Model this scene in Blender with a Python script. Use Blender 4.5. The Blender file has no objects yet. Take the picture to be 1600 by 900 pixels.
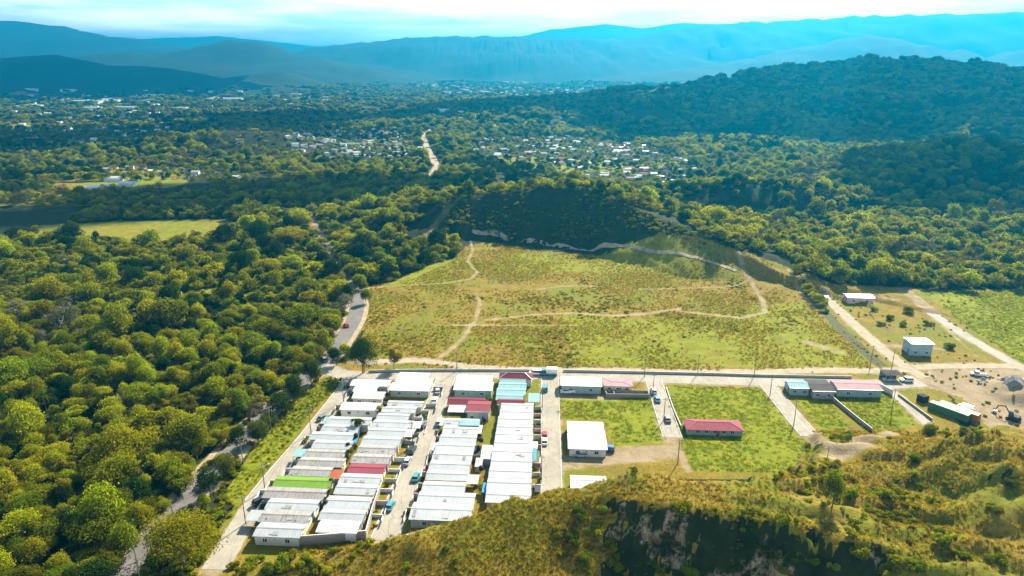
import bpy, bmesh, math, random
import numpy as np
from mathutils import Vector, Matrix
random.seed(7); RNG = np.random.default_rng(11)
SC = bpy.context.scene
COL = SC.collection
R = math.radians
# ------------------------------------------------------------------ camera
F, H, PITCH = 1062.0, 110.0, math.atan(345.0/1062.0)
CP, SP = math.cos(PITCH), math.sin(PITCH)
cd = bpy.data.cameras.new('camera'); cam = bpy.data.objects.new('camera', cd); COL.objects.link(cam)
cd.sensor_width = 36.0; cd.lens = 36.0*F/1600.0; cd.clip_start = 1.0; cd.clip_end = 60000
cam.location = (0, 0, H); cam.rotation_euler = (math.pi/2-PITCH, 0, 0)
SC.camera = cam
# ------------------------------------------------------------------ sky, sun, exposure
SUN_AZ, SUN_EL = 30.0, 37.0          # degrees right of the view direction, degrees up
w = bpy.data.worlds.new('World'); SC.world = w; w.use_nodes = True
nt = w.node_tree; nt.nodes.clear()
sky = nt.nodes.new('ShaderNodeTexSky'); sky.sky_type = 'NISHITA'; sky.sun_disc = False
sky.sun_elevation = R(SUN_EL); sky.sun_rotation = R(SUN_AZ); sky.altitude = 300; sky.air_density = 1.0; sky.dust_density = 1.5; sky.ozone_density = 2.5
tc = nt.nodes.new('ShaderNodeTexCoord'); mp = nt.nodes.new('ShaderNodeMapping'); mp.inputs['Scale'].default_value = (2.2, 2.2, 9.0)
nz = nt.nodes.new('ShaderNodeTexNoise'); nz.inputs['Scale'].default_value = 2.2; nz.inputs['Detail'].default_value = 8; nz.inputs['Roughness'].default_value = .6
cr = nt.nodes.new('ShaderNodeValToRGB'); cr.color_ramp.elements[0].position = .40; cr.color_ramp.elements[1].position = .66
mx = nt.nodes.new('ShaderNodeMix'); mx.data_type = 'RGBA'; mx.inputs['B'].default_value = (5.0, 5.5, 6.0, 1)
bg = nt.nodes.new('ShaderNodeBackground'); bg.inputs['Strength'].default_value = 0.05
wo = nt.nodes.new('ShaderNodeOutputWorld')
L = nt.links.new
L(tc.outputs['Generated'], mp.inputs['Vector']); L(mp.outputs[0], nz.inputs['Vector']); L(nz.outputs[0], cr.inputs[0])
L(cr.outputs[0], mx.inputs['Factor']); L(sky.outputs[0], mx.inputs['A'])
sx = nt.nodes.new('ShaderNodeSeparateXYZ'); L(tc.outputs['Generated'], sx.inputs[0])       # the sky whitens all round towards the horizon
mr = nt.nodes.new('ShaderNodeMapRange'); L(sx.outputs['Z'], mr.inputs[0]); mr.inputs[1].default_value = .0; mr.inputs[2].default_value = .2; mr.inputs[3].default_value = .85; mr.inputs[4].default_value = 0
m2 = nt.nodes.new('ShaderNodeMix'); m2.data_type = 'RGBA'; m2.inputs['B'].default_value = (38, 37.3, 36.6, 1)
m3 = nt.nodes.new('ShaderNodeMix'); m3.data_type = 'RGBA'; m3.inputs['A'].default_value = (19, 22.5, 25, 1); m3.inputs['B'].default_value = (44, 43, 42, 1)   # brighter cloud streaks in the whitish air
mp2 = nt.nodes.new('ShaderNodeMapping'); mp2.inputs['Scale'].default_value = (3.0, 3.0, 26.0); nz2 = nt.nodes.new('ShaderNodeTexNoise'); nz2.inputs['Scale'].default_value = 1.6; nz2.inputs['Detail'].default_value = 7
cr2 = nt.nodes.new('ShaderNodeValToRGB'); cr2.color_ramp.elements[0].position = .36; cr2.color_ramp.elements[1].position = .6
L(tc.outputs['Generated'], mp2.inputs['Vector']); L(mp2.outputs[0], nz2.inputs['Vector']); L(nz2.outputs[0], cr2.inputs[0]); L(cr2.outputs[0], m3.inputs['Factor']); L(m3.outputs['Result'], m2.inputs['B'])
L(mr.outputs[0], m2.inputs['Factor']); L(mx.outputs['Result'], m2.inputs['A']); L(m2.outputs['Result'], bg.inputs[0]); L(bg.outputs[0], wo.inputs[0])
sl = bpy.data.lights.new('sun', 'SUN'); so = bpy.data.objects.new('sun', sl); COL.objects.link(so)
sl.energy = 5.0; sl.angle = R(.53); sl.color = (1, .90, .70)
sdir = Vector((math.sin(R(SUN_AZ))*math.cos(R(SUN_EL)), math.cos(R(SUN_AZ))*math.cos(R(SUN_EL)), math.sin(R(SUN_EL))))
so.rotation_euler = sdir.to_track_quat('Z', 'Y').to_euler(); so.location = (200, 300, 400)
vs = SC.view_settings; vs.view_transform = 'Standard'; vs.look = 'None'; vs.exposure = 2.0; vs.gamma = 1
SC.cycles.max_bounces = 5; SC.cycles.diffuse_bounces = 1; SC.cycles.glossy_bounces = 2; SC.cycles.transmission_bounces = 3
SC.cycles.volume_bounces = 1; SC.cycles.transparent_max_bounces = 4; SC.cycles.caustics_reflective = False; SC.cycles.caustics_refractive = False
HAZE_DENSITY = 2.0e-4; HAZE_COLOR = (.0, .285, .52); HAZE_G = .6
# ------------------------------------------------------------------ pixel -> place
def ray(px, py):
    a, b = (px-800.0)/F, (450.0-py)/F
    return a, CP+SP*b, -SP+CP*b
def G(px, py, z=0.0):                 # the point of height z seen at a pixel of the 1600x900 photograph
    a, f, u = ray(px, py); k = (z-H)/u
    return (a*k, f*k, z)
def PD(px, py, Y):                    # the point at forward distance Y
    a, f, u = ray(px, py); k = Y/f
    return (a*k, Y, H+u*k)
SA = R(3.5)                           # the streets run 3.5 degrees right of the view
UX, UY, VX, VY = math.cos(SA), -math.sin(SA), math.sin(SA), math.cos(SA)
def to_st(p): return (p[0]*UX+p[1]*UY, p[0]*VX+p[1]*VY)
def from_st(s, t, z=0): return (s*UX+t*VX, s*UY+t*VY, z)
# ------------------------------------------------------------------ noise and terrain height
def vnoise(x, y, seed=0):
    xi, yi = np.floor(x), np.floor(y); xf, yf = x-xi, y-yi
    xf = xf*xf*(3-2*xf); yf = yf*yf*(3-2*yf)
    def hs(i, j):
        v = np.sin(i*127.1+j*311.7+seed*74.7)*43758.5453
        return v-np.floor(v)
    a, b, c, d = hs(xi, yi), hs(xi+1, yi), hs(xi, yi+1), hs(xi+1, yi+1)
    return (a+(b-a)*xf)+((c+(d-c)*xf)-(a+(b-a)*xf))*yf
def fbm(x, y, seed=0, o=4):
    s = 0; a = .5; t = 0
    for k in range(o):
        s = s+a*vnoise(x*2**k+k*17.3, y*2**k-k*9.1, seed+k); t += a; a *= .5
    return s/t-.5
def sm(a, b, x):
    t = np.clip((x-a)/(b-a), 0, 1); return t*t*(3-2*t)
RIDGES = []
def ridge_add(pts, wf, wb, pf=1.2, pb=1.2, rough=.12, ns=.004): RIDGES.append((np.array(pts, float), wf, wb, pf, pb, rough, ns))
# hill behind the meadow
ridge_add([G(*q) for q in [(545, 352, 4), (600, 338, 9), (650, 324, 14), (720, 308, 22), (800, 298, 28), (885, 289, 34), (930, 294, 33), (1000, 327, 25), (1070, 362, 17), (1130, 392, 10), (1200, 428, 2)]], 33, 120, .85, 1.2, .10, .03)
ridge_add([G(880, 289, 34), G(920, 318, 24), G(950, 350, 12), G(985, 385, 2)], 30, 30, 1.0, 1.0, .10, .03)
# cut hillock right of it
ridge_add([PD(1040, 318, 530), PD(1100, 296, 540), PD(1160, 288, 545), PD(1250, 292, 545), PD(1300, 315, 540), PD(1320, 335, 535)], 24, 90, .7, 1.3, .12, .04)
# right dark hill
ridge_add([PD(1375, 300, 640), PD(1420, 250, 680), PD(1500, 226, 700), PD(1600, 233, 720), PD(1750, 232, 740)], 150, 200, .8, 1.2, .12, .015)
# big hill right
ridge_add([PD(900, 196, 2000), PD(960, 172, 1950), PD(1040, 150, 1900), PD(1120, 140, 1850), PD(1200, 135, 1800), PD(1250, 127, 1780), PD(1292, 102, 1750), PD(1350, 93, 1730), PD(1400, 96, 1730), PD(1455, 95, 1720), PD(1500, 113, 1700), PD(1600, 112, 1650), PD(1750, 90, 1600)], 820, 700, .95, 1.2, .16, .0035)
ridge_add([PD(1480, 190, 1250), PD(1560, 170, 1250), PD(1650, 150, 1250), PD(1800, 120, 1250)], 380, 300, 1, 1.2, .15, .005)
ridge_add([PD(1000, 255, 860), PD(1090, 232, 900), PD(1170, 222, 930), PD(1290, 240, 900)], 120, 160, 1, 1.2, .15, .01)
# low hills in the middle distance
ridge_add([PD(700, 205, 1300), PD(760, 182, 1330), PD(820, 172, 1360), PD(880, 185, 1340), PD(930, 205, 1300)], 170, 250, 1, 1.2, .15, .008)
ridge_add([PD(640, 165, 2100), PD(760, 158, 2100), PD(880, 158, 2100), PD(1000, 172, 2100)], 250, 300, 1, 1.2, .15, .005)
ridge_add([PD(130, 243, 880), PD(200, 226, 900), PD(270, 212, 910), PD(360, 203, 920), PD(440, 206, 930), PD(500, 228, 930)], 80, 120, 1, 1.2, .15, .01)
# far mountains
ridge_add([PD(-180, 92, 3300), PD(0, 90, 3300), PD(50, 83, 3300), (PD(85, 84, 3300)), PD(125, 99, 3300), PD(200, 101, 3300), PD(250, 105, 3300), PD(330, 127, 3200)], 420, 700, .9, 1.2, .16, .003)
ridge_add([PD(335, 129, 3600), PD(380, 116, 3600), PD(430, 107, 3600), PD(470, 128, 3550)], 300, 400, 1, 1.2, .08, .002)
ridge_add([PD(-300, 60, 6900), PD(-100, 44, 6900), PD(0, 34, 6900), PD(60, 35, 6900), PD(110, 46, 6900), PD(200, 58, 6800), PD(240, 66, 6700), PD(290, 84, 6600), PD(330, 100, 6300)], 1700, 2000, 1.1, 1.2, .2, .0010)
ridge_add([PD(130, 105, 4400), PD(200, 78, 4600), PD(230, 92, 4500), PD(300, 75, 4700), PD(345, 65, 4800), PD(390, 64, 4800), PD(440, 80, 4700), PD(480, 98, 4500)], 1000, 1300, 1.1, 1.2, .2, .0016)
ridge_add([PD(200, 62, 9500), PD(330, 56, 9500), PD(420, 64, 9500), PD(520, 74, 9500)], 3000, 3000, 1.1, 1.2, .08, .0006)
ridge_add([PD(440, 108, 5900), PD(490, 84, 6000), PD(530, 68, 6100), PD(620, 62, 6200), PD(640, 56, 6200), PD(760, 55, 6200), PD(850, 58, 6200), PD(940, 59, 6200), PD(1000, 62, 6300), PD(1060, 42, 6600), PD(1110, 35, 6700), PD(1200, 32, 6900), PD(1320, 24, 6900), PD(1450, 20, 6900), PD(1700, 14, 6900)], 1500, 2200, 1.0, 1.2, .2, .0014)
ridge_add([PD(800, 62, 9000), PD(860, 46, 9000), PD(945, 37, 9000), PD(1000, 43, 9000), PD(1070, 36, 9000), PD(1300, 40, 9000), PD(1600, 40, 9000)], 2500, 3500, 1.1, 1.2, .08, .0006)
ridge_add([PD(1130, 100, 4700), PD(1230, 82, 4800), PD(1310, 63, 4900), PD(1370, 56, 4900), PD(1430, 68, 4900), PD(1500, 95, 4800), PD(1560, 92, 4900), PD(1650, 60, 5000)], 1100, 1200, 1.05, 1.2, .2, .0018)
# foreground hill: px, py, crest height, plateau, back width, front slope, front drop
FH = [(120, 960, .2, 0, 3, .05, 3), (300, 920, .4, 0, 4, .1, 4), (430, 876, 1, 0, 4, .2, 6), (560, 853, 2.2, 0, 4, .25, 8), (650, 841, 3.5, 1, 5, .3, 8), (740, 815, 5, 2, 6, .33, 9), (800, 795, 6, 2, 6, .35, 10), (860, 781, 7, 3, 7, .4, 11), (930, 774, 8.5, 6, 8, .7, 14), (985, 778, 9.5, 9, 8, 2.0, 17), (1100, 790, 9, 12, 8, 2.3, 18), (1200, 806, 8.5, 15, 8, 2.3, 18), (1300, 833, 7.5, 22, 9, 2.2, 18), (1385, 852, 6, 34, 10, 1.2, 15), (1440, 866, 4.5, 48, 14, .35, 10), (1600, 890, 5, 52, 16, .25, 9), (1800, 900, 7, 55, 16, .2, 9)]
fhp = np.array([list(G(a, b, c)[:2])+[c, d, e, f, g] for a, b, c, d, e, f, g in FH])
MOUNDS = [(PD(975, 757, 150)[:2], 9, 1.5), (PD(1010, 757, 152)[:2], 9, 1.0), (G(1640, 790, 3)[:2], 34, 9), (G(1470, 740, 2)[:2], 15, 3.5), (G(1545, 720, 2)[:2], 18, 3), (G(655, 858, 2)[:2], 5, 1.6), (G(1590, 612, 1)[:2], 13, 4.5)]
def hfun(x, y):
    x = np.asarray(x, float); y = np.asarray(y, float)
    h = np.zeros_like(x)
    for P, wf, wb, pf, pb, rough, ns in RIDGES:
        m = max(wf, wb)*1.3
        sel = (x > P[:, 0].min()-m) & (x < P[:, 0].max()+m) & (y > P[:, 1].min()-m) & (y < P[:, 1].max()+m)
        if not sel.any(): continue
        X, Y = x[sel], y[sel]
        n1 = fbm(X*ns*6, Y*ns*6, 3, 5); n2 = fbm(X*ns*2, Y*ns*2, 8, 4)
        best = np.zeros_like(X)
        for i in range(len(P)-1):
            ax, ay, az = P[i]; bx, by, bz = P[i+1]
            dx, dy = bx-ax, by-ay
            t = np.clip(((X-ax)*dx+(Y-ay)*dy)/(dx*dx+dy*dy), 0, 1)
            ex, ey = X-(ax+t*dx), Y-(ay+t*dy); d = np.hypot(ex, ey)
            back = (dx*ey-dy*ex) > 0
            W = np.where(back, wb, wf)*(1+.5*n2)
            q = np.clip(1-d/W, 0, 1)
            v = (az+t*(bz-az))*np.where(back, q**pb, q**pf)
            u = np.clip(d/W, 0, 1)
            v = v*(1+rough*4*n1*np.clip(u*3, 0.2, 1)*(1-u))
            best = np.maximum(best, v)
        h[sel] = np.maximum(h[sel], best)
    # foreground hill
    s = (y < 260) & (x > -140)
    if s.any():
        X, Y = x[s], y[s]
        I = lambda k: np.interp(X, fhp[:, 0], fhp[:, k])
        yc, zc, pl, bw, fs, fd = I(1), I(2), I(3), I(4), I(5), I(6)
        nn = fbm(X*.06, Y*.06, 5, 5); n3 = fbm(X*.25, Y*.25, 9, 3)
        yc = yc+(n3*3.5+nn*4)*np.clip(zc/6, 0, 1)-np.clip((fs-1)/1.2, 0, 1)*(1.5*np.abs(np.sin(X*.42+nn*7))+1.1*np.abs(np.sin(X*1.15+n3*9)))
        d = Y-yc
        back = zc*(1-sm(0, 1, (d-pl)/bw))
        fr = zc-np.minimum(-d*fs+np.clip((fs-1)/1.2, 0, 1)*(np.sin(d*2.2+nn*14)*.9+fbm(X*.5, Y*.5, 14, 3)*3.5)*sm(0, 3, -d), fd)
        v = np.where(d > 0, back, fr)
        am = np.clip(zc/5, 0, 1)*np.where(d > pl+bw, 0, 1)*sm(0, 4, pl+bw-d)
        v = v+am*(nn*3.2+n3*.9)
        # terraces on the right
        tr = sm(40, 75, X)*am
        v = v+tr*(.75*np.sin(Y*.5+X*.16+nn*9)+.35*np.sin(Y*1.0-X*.1+nn*12))
        h[s] = h[s]+v
    for (mx_, my_), r, z in MOUNDS:
        d = np.hypot(x-mx_, y-my_)/r
        s = d < 1
        if s.any(): h[s] = h[s]+z*(1-sm(0, 1, d[s]))*(1+1.2*fbm(x[s]*.2, y[s]*.2, 4, 4))
    fa = sm(520, 900, y)
    h = h+fa*fbm(x*.006, y*.006, 2, 4)*10*(1-sm(3000, 5000, y))
    return h
def hz(x, y): return float(hfun(np.array([x]), np.array([y]))[0])
def onto(px, py):                     # first hit of a pixel ray with the terrain
    a, f, u = ray(px, py)
    k = np.concatenate([np.arange(100, 1000, .5), np.arange(1000, 6000, 4.)])
    hh = hfun(a*k, f*k); below = np.nonzero(H+u*k < hh)[0]
    i = below[0] if len(below) else len(k)-1
    return (a*k[i], f*k[i], float(hh[i]))
# ------------------------------------------------------------------ object helpers
def tag(o, label=None, cat=None, group=None, kind=None):
    for k, v in (('label', label), ('category', cat), ('group', group), ('kind', kind)):
        if v: o[k] = v
    return o
def empty(name, loc, rz=0, label=None, cat=None, group=None):
    o = bpy.data.objects.new(name, None); o.empty_display_size = .3; COL.objects.link(o); o.location = loc; o.rotation_euler = (0, 0, rz)
    return tag(o, label, cat, group)
class MB:
    def __init__(s): s.v = []; s.f = []
    def add(s, vs, fs):
        b = len(s.v); s.v += [tuple(q) for q in vs]; s.f += [tuple(b+i for i in f) for f in fs]; return s
    def box(s, x0, x1, y0, y1, z0, z1):
        return s.add([(x0, y0, z0), (x1, y0, z0), (x1, y1, z0), (x0, y1, z0), (x0, y0, z1), (x1, y0, z1), (x1, y1, z1), (x0, y1, z1)],
                     [(3, 2, 1, 0), (4, 5, 6, 7), (0, 1, 5, 4), (1, 2, 6, 5), (2, 3, 7, 6), (3, 0, 4, 7)])
    def loft(s, rings, cap=True):
        n = len(rings[0]); b = len(s.v)
        for r in rings: s.v += [tuple(q) for q in r]
        for k in range(len(rings)-1):
            for i in range(n):
                j = (i+1) % n; s.f.append((b+k*n+i, b+k*n+j, b+(k+1)*n+j, b+(k+1)*n+i))
        if cap:
            s.f.append(tuple(b+i for i in reversed(range(n)))); s.f.append(tuple(b+(len(rings)-1)*n+i for i in range(n)))
        return s
    def tube(s, path, radii, n=6):
        rings = []
        for k, p in enumerate(path):
            p = Vector(p); q = Vector(path[min(k+1, len(path)-1)])-Vector(path[max(k-1, 0)]); q.normalize()
            a = q.orthogonal().normalized() if abs(q.z) < .9 else Vector((1, 0, 0)); a = (a-q*a.dot(q)).normalized(); c = q.cross(a)
            r = radii[k] if isinstance(radii, (list, tuple)) else radii
            rings.append([p+a*r*math.cos(2*math.pi*i/n)+c*r*math.sin(2*math.pi*i/n) for i in range(n)])
        return s.loft(rings)
    def mesh(s, name, mat, smooth=False):
        m = bpy.data.meshes.new(name); m.from_pydata(s.v, [], s.f); m.validate()
        if mat: m.materials.append(mat)
        if smooth: m.polygons.foreach_set('use_smooth', [True]*len(m.polygons))
        m.update(); return m
    def build(s, name, mat, parent=None, loc=None, rz=0, smooth=False):
        return mobj(name, s.mesh(name, mat, smooth), parent, loc, rz)
def mobj(name, me, parent=None, loc=None, rz=0):
    o = bpy.data.objects.new(name, me); COL.objects.link(o)
    if parent: o.parent = parent
    if loc is not None: o.location = loc
    o.rotation_euler = (0, 0, rz)
    return o
def copy_tree(o, parent=None):
    c = o.copy(); COL.objects.link(c); c.parent = parent
    for ch in o.children: copy_tree(ch, c)
    return c
# ------------------------------------------------------------------ materials
def NM(name):
    m = bpy.data.materials.new(name); m.use_nodes = True; n = m.node_tree.nodes; n.clear()
    o = n.new('ShaderNodeOutputMaterial'); return m, m.node_tree, o
def node(t, typ, **kw):
    n = t.nodes.new('ShaderNode'+typ)
    for k, v in kw.items():
        if k in n.inputs: n.inputs[k].default_value = v
        else: setattr(n, k, v)
    return n
def cmix(t, fac, a, b, mode='MIX'):
    m = node(t, 'Mix', data_type='RGBA', blend_type=mode)
    for key, v in (('Factor', fac), ('A', a), ('B', b)):
        i = [q for q in m.inputs if q.name == key and (q.type == ('VALUE' if key == 'Factor' else 'RGBA'))][0]
        if hasattr(v, 'links') or hasattr(v, 'is_linked'): t.links.new(v, i)
        else: i.default_value = v if key == 'Factor' else (*v, 1)
    return [q for q in m.outputs if q.type == 'RGBA'][0]
def mth(t, op, a, b=0.0, c=None, clamp=False):
    m = node(t, 'Math', operation=op, use_clamp=clamp)
    for i, v in enumerate((a, b, c)):
        if v is None: continue
        if hasattr(v, 'is_linked'): t.links.new(v, m.inputs[i])
        else: m.inputs[i].default_value = v
    return m.outputs[0]
def mrange(t, v, a, b, c=0.0, d=1.0):
    m = node(t, 'MapRange', interpolation_type='SMOOTHSTEP'); t.links.new(v, m.inputs[0])
    for i, q in enumerate((a, b, c, d)): m.inputs[i+1].default_value = q
    return m.outputs[0]
def noise(t, scale, detail=4, rough=.55, vec=None, dist=0.0):
    n = node(t, 'TexNoise', Scale=scale, Detail=detail, Roughness=rough, Distortion=dist)
    if vec is not None: t.links.new(vec, n.inputs['Vector'])
    return n.outputs[0]
def flat_mat(name, col, rough=.8, metal=0.0, var=.25, scale=.8, bump=0.0, spec=.3, dirt=None, fine=9.0):
    m, t, o = NM(name); b = node(t, 'BsdfPrincipled', Roughness=rough, Metallic=metal); b.inputs['Specular IOR Level'].default_value = spec
    g = node(t, 'NewGeometry'); pos = g.outputs['Position']
    n1 = noise(t, scale, 5, .6, pos); n2 = noise(t, fine, 3, .6, pos)
    lo = tuple(c*(1-var) for c in col); hi = tuple(min(1, c*(1+var)) for c in col)
    c = cmix(t, mrange(t, n1, .3, .7), lo, hi)
    c = cmix(t, mth(t, 'MULTIPLY', mrange(t, n2, .35, .7), var), c, tuple(q*.55 for q in col))
    if dirt: c = cmix(t, mrange(t, noise(t, scale*2.3, 6, .7, pos, .6), .5, .72, 0, .8), c, dirt)
    t.links.new(c, b.inputs['Base Color'])
    if bump:
        bp = node(t, 'Bump', Strength=bump, Distance=.05); t.links.new(n2, bp.inputs['Height']); t.links.new(bp.outputs[0], b.inputs['Normal'])
    t.links.new(b.outputs[0], o.inputs[0]); return m
def street_mat(name, col, dark):
    m, t, o = NM(name); b = node(t, 'BsdfPrincipled', Roughness=.9); b.inputs['Specular IOR Level'].default_value = .2
    g = node(t, 'NewGeometry'); P = g.outputs['Position']; mpn = node(t, 'Mapping'); mpn.inputs['Scale'].default_value = (1.1, .07, 1); mpn.inputs['Rotation'].default_value = (0, 0, SA); t.links.new(P, mpn.inputs['Vector'])
    c = cmix(t, mrange(t, noise(t, .12, 5, .65, P), .3, .7), tuple(q*.82 for q in col), tuple(q*1.12 for q in col))
    c = cmix(t, mrange(t, noise(t, 1.0, 5, .7, mpn.outputs[0]), .48, .72, 0, .6), c, dark); c = cmix(t, mrange(t, noise(t, .9, 6, .75, P, 1.2), .56, .68, 0, .6), c, tuple(q*.8 for q in dark))
    vo = node(t, 'TexVoronoi', feature='DISTANCE_TO_EDGE', Scale=.16); t.links.new(P, vo.inputs['Vector']); c = cmix(t, mrange(t, vo.outputs['Distance'], 0, .012, .5, 0), c, (.05, .045, .04))
    t.links.new(c, b.inputs['Base Color']); t.links.new(b.outputs[0], o.inputs[0]); return m
def roof_mat(name, col, rust=None, metal=.35, rough=.42, streak=.5):
    m, t, o = NM(name); b = node(t, 'BsdfPrincipled', Roughness=rough, Metallic=metal); b.inputs['Specular IOR Level'].default_value = .5 if metal > .02 else .15
    tcn = node(t, 'TexCoord'); mpn = node(t, 'Mapping'); mpn.inputs['Scale'].default_value = (2.2, .25, 1)
    t.links.new(tcn.outputs['Object'], mpn.inputs['Vector'])
    g = node(t, 'NewGeometry'); oi = node(t, 'ObjectInfo')
    add = node(t, 'VectorMath', operation='ADD'); t.links.new(mpn.outputs[0], add.inputs[0]); t.links.new(oi.outputs['Location'], add.inputs[1])
    st = noise(t, 1.0, 6, .7, add.outputs[0]); pn = noise(t, .35, 4, .6, g.outputs['Position'])
    shade = mrange(t, st, .42, .7, 0, streak)
    c = cmix(t, mrange(t, pn, .3, .7), tuple(q*.86 for q in col), col)
    c = cmix(t, mth(t, 'MULTIPLY', oi.outputs['Random'], .45), c, tuple(q*.62 for q in col))
    c = cmix(t, shade, c, rust or tuple(q*.6 for q in col))
    t.links.new(c, b.inputs['Base Color']); t.links.new(b.outputs[0], o.inputs[0]); return m
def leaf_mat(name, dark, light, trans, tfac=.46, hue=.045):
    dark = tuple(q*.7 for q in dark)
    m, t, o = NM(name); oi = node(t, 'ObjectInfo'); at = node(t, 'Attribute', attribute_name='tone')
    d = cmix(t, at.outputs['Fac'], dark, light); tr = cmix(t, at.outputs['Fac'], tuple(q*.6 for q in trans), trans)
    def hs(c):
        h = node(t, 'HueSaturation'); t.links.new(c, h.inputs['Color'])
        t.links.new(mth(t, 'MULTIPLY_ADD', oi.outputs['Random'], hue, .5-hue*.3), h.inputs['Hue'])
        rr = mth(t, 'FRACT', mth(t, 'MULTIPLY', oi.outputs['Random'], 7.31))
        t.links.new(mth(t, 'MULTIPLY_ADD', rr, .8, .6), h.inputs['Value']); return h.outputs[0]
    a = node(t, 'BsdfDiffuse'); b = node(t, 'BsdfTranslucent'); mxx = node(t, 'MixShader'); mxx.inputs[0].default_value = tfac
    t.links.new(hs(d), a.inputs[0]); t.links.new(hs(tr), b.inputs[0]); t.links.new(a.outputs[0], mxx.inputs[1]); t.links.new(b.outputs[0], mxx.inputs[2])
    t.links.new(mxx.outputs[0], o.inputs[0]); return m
M = {}
def ground_mat():
    m, t, o = NM('ground_cover'); b = node(t, 'BsdfPrincipled', Roughness=.95); b.inputs['Specular IOR Level'].default_value = .1
    g = node(t, 'NewGeometry'); P = g.outputs['Position']; at = node(t, 'Attribute', attribute_name='zone')
    sp = node(t, 'SeparateColor'); t.links.new(at.outputs['Color'], sp.inputs[0]); dirt, lush, wood = sp.outputs
    n_big = noise(t, .035, 5, .6, P); n_mid = noise(t, .18, 6, .65, P, .4); n_fine = noise(t, 1.1, 5, .7, P); n_f2 = noise(t, 3.5, 3, .7, P)
    dry = cmix(t, mrange(t, n_mid, .35, .66), (.15, .108, .010), (.22, .150, .022))
    dry = cmix(t, mrange(t, n_big, .44, .60, 0, .85), dry, (.12, .135, .006)); dry = cmix(t, mrange(t, noise(t, .06, 6, .7, P, 1.5), .54, .66, 0, .8), dry, (.15, .10, .035))
    dry = cmix(t, mrange(t, n_fine, .46, .68, 0, .75), dry, (.055, .055, .012))
    grn = cmix(t, mrange(t, n_mid, .32, .68), (.105, .135, .005), (.18, .18, .008))
    grn = cmix(t, mrange(t, n_fine, .5, .72, 0, .45), grn, (.05, .075, .005))
    wd = cmix(t, mrange(t, n_mid, .3, .7), (.009, .016, .005), (.024, .030, .008))  # forest floor, its dark tone also standing in for the trees' own shade
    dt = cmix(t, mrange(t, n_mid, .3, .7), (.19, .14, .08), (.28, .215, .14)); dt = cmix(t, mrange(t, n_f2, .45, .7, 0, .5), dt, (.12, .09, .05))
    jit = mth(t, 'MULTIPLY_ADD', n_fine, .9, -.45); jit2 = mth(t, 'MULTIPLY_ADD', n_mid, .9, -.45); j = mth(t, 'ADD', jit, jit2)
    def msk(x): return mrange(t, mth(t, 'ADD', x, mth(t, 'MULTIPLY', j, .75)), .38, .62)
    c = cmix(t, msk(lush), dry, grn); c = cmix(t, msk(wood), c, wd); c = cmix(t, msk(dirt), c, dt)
    t.links.new(c, b.inputs['Base Color'])
    bp = node(t, 'Bump', Strength=.9, Distance=.35); t.links.new(mth(t, 'ADD', n_fine, mth(t, 'MULTIPLY', n_f2, .5)), bp.inputs['Height']); t.links.new(bp.outputs[0], b.inputs['Normal'])
    t.links.new(b.outputs[0], o.inputs[0]); return m
M['ground'] = ground_mat()
M['asphalt'] = street_mat('asphalt', (.13, .12, .115), (.08, .075, .07))
M['concrete'] = street_mat('concrete_street', (.26, .235, .195), (.17, .145, .11))
M['dirt'] = flat_mat('dirt_road', (.27, .215, .145), .95, var=.18, scale=.3, dirt=(.19, .145, .085), bump=.4)
M['paving_edge'] = flat_mat('kerb_concrete', (.45, .43, .39), .85, var=.15)
M['zinc'] = roof_mat('zinc_roof', (.43, .445, .45)); M['zinc_old'] = roof_mat('weathered_zinc_roof', (.36, .345, .33), (.19, .14, .10), streak=.85)
M['white_roof'] = roof_mat('white_painted_roof', (.62, .62, .61), metal=.05)
M['green_roof'] = roof_mat('green_painted_roof', (.13, .24, .03), metal=0, rough=.8); M['pink_roof'] = roof_mat('faded_red_roof', (.24, .05, .07), metal=0, rough=.8)
M['pale_pink_roof'] = roof_mat('pale_pink_roof', (.36, .22, .24), metal=0, rough=.8); M['maroon_roof'] = roof_mat('maroon_roof', (.13, .018, .035), metal=0, rough=.8)
M['aqua_roof'] = roof_mat('aqua_roof', (.22, .38, .40), metal=0, rough=.75); M['dark_roof'] = roof_mat('dark_grey_roof', (.07, .058, .066), metal=0, rough=.85)
M['brown_roof'] = roof_mat('brown_red_roof', (.34, .10, .05), metal=0); M['blue_tarp'] = flat_mat('blue_tarpaulin', (.02, .22, .42), .6)
M['wall_cream'] = flat_mat('cream_wall', (.58, .53, .42), .9, var=.1); M['wall_white'] = flat_mat('white_wall', (.66, .65, .62), .9, var=.1)
M['wall_green'] = flat_mat('green_wall', (.30, .37, .32), .9, var=.12); M['wall_pink'] = flat_mat('pink_wall', (.62, .40, .40), .9, var=.1)
M['wall_grey'] = flat_mat('grey_wall', (.36, .35, .33), .9, var=.15); M['wall_teal'] = flat_mat('teal_wall', (.30, .40, .40), .9, var=.1)  # the teal partly stands in for bluish shade on the walls
def block_mat():
    m, t, o = NM('block_wall'); b = node(t, 'BsdfPrincipled', Roughness=.95)
    tcn = node(t, 'TexCoord'); br = node(t, 'TexBrick', Scale=1.0); br.inputs['Color1'].default_value = (.26, .22, .17, 1); br.inputs['Color2'].default_value = (.33, .29, .23, 1); br.inputs['Mortar'].default_value = (.16, .14, .12, 1)
    br.inputs['Brick Width'].default_value = .4; br.inputs['Row Height'].default_value = .2; br.inputs['Mortar Size'].default_value = .02
    mpn = node(t, 'Mapping'); mpn.inputs['Rotation'].default_value = (R(90), 0, 0); t.links.new(tcn.outputs['Object'], mpn.inputs['Vector']); t.links.new(mpn.outputs[0], br.inputs['Vector'])
    t.links.new(br.outputs[0], b.inputs['Base Color']); t.links.new(b.outputs[0], o.inputs[0]); return m
M['block'] = block_mat()
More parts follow.
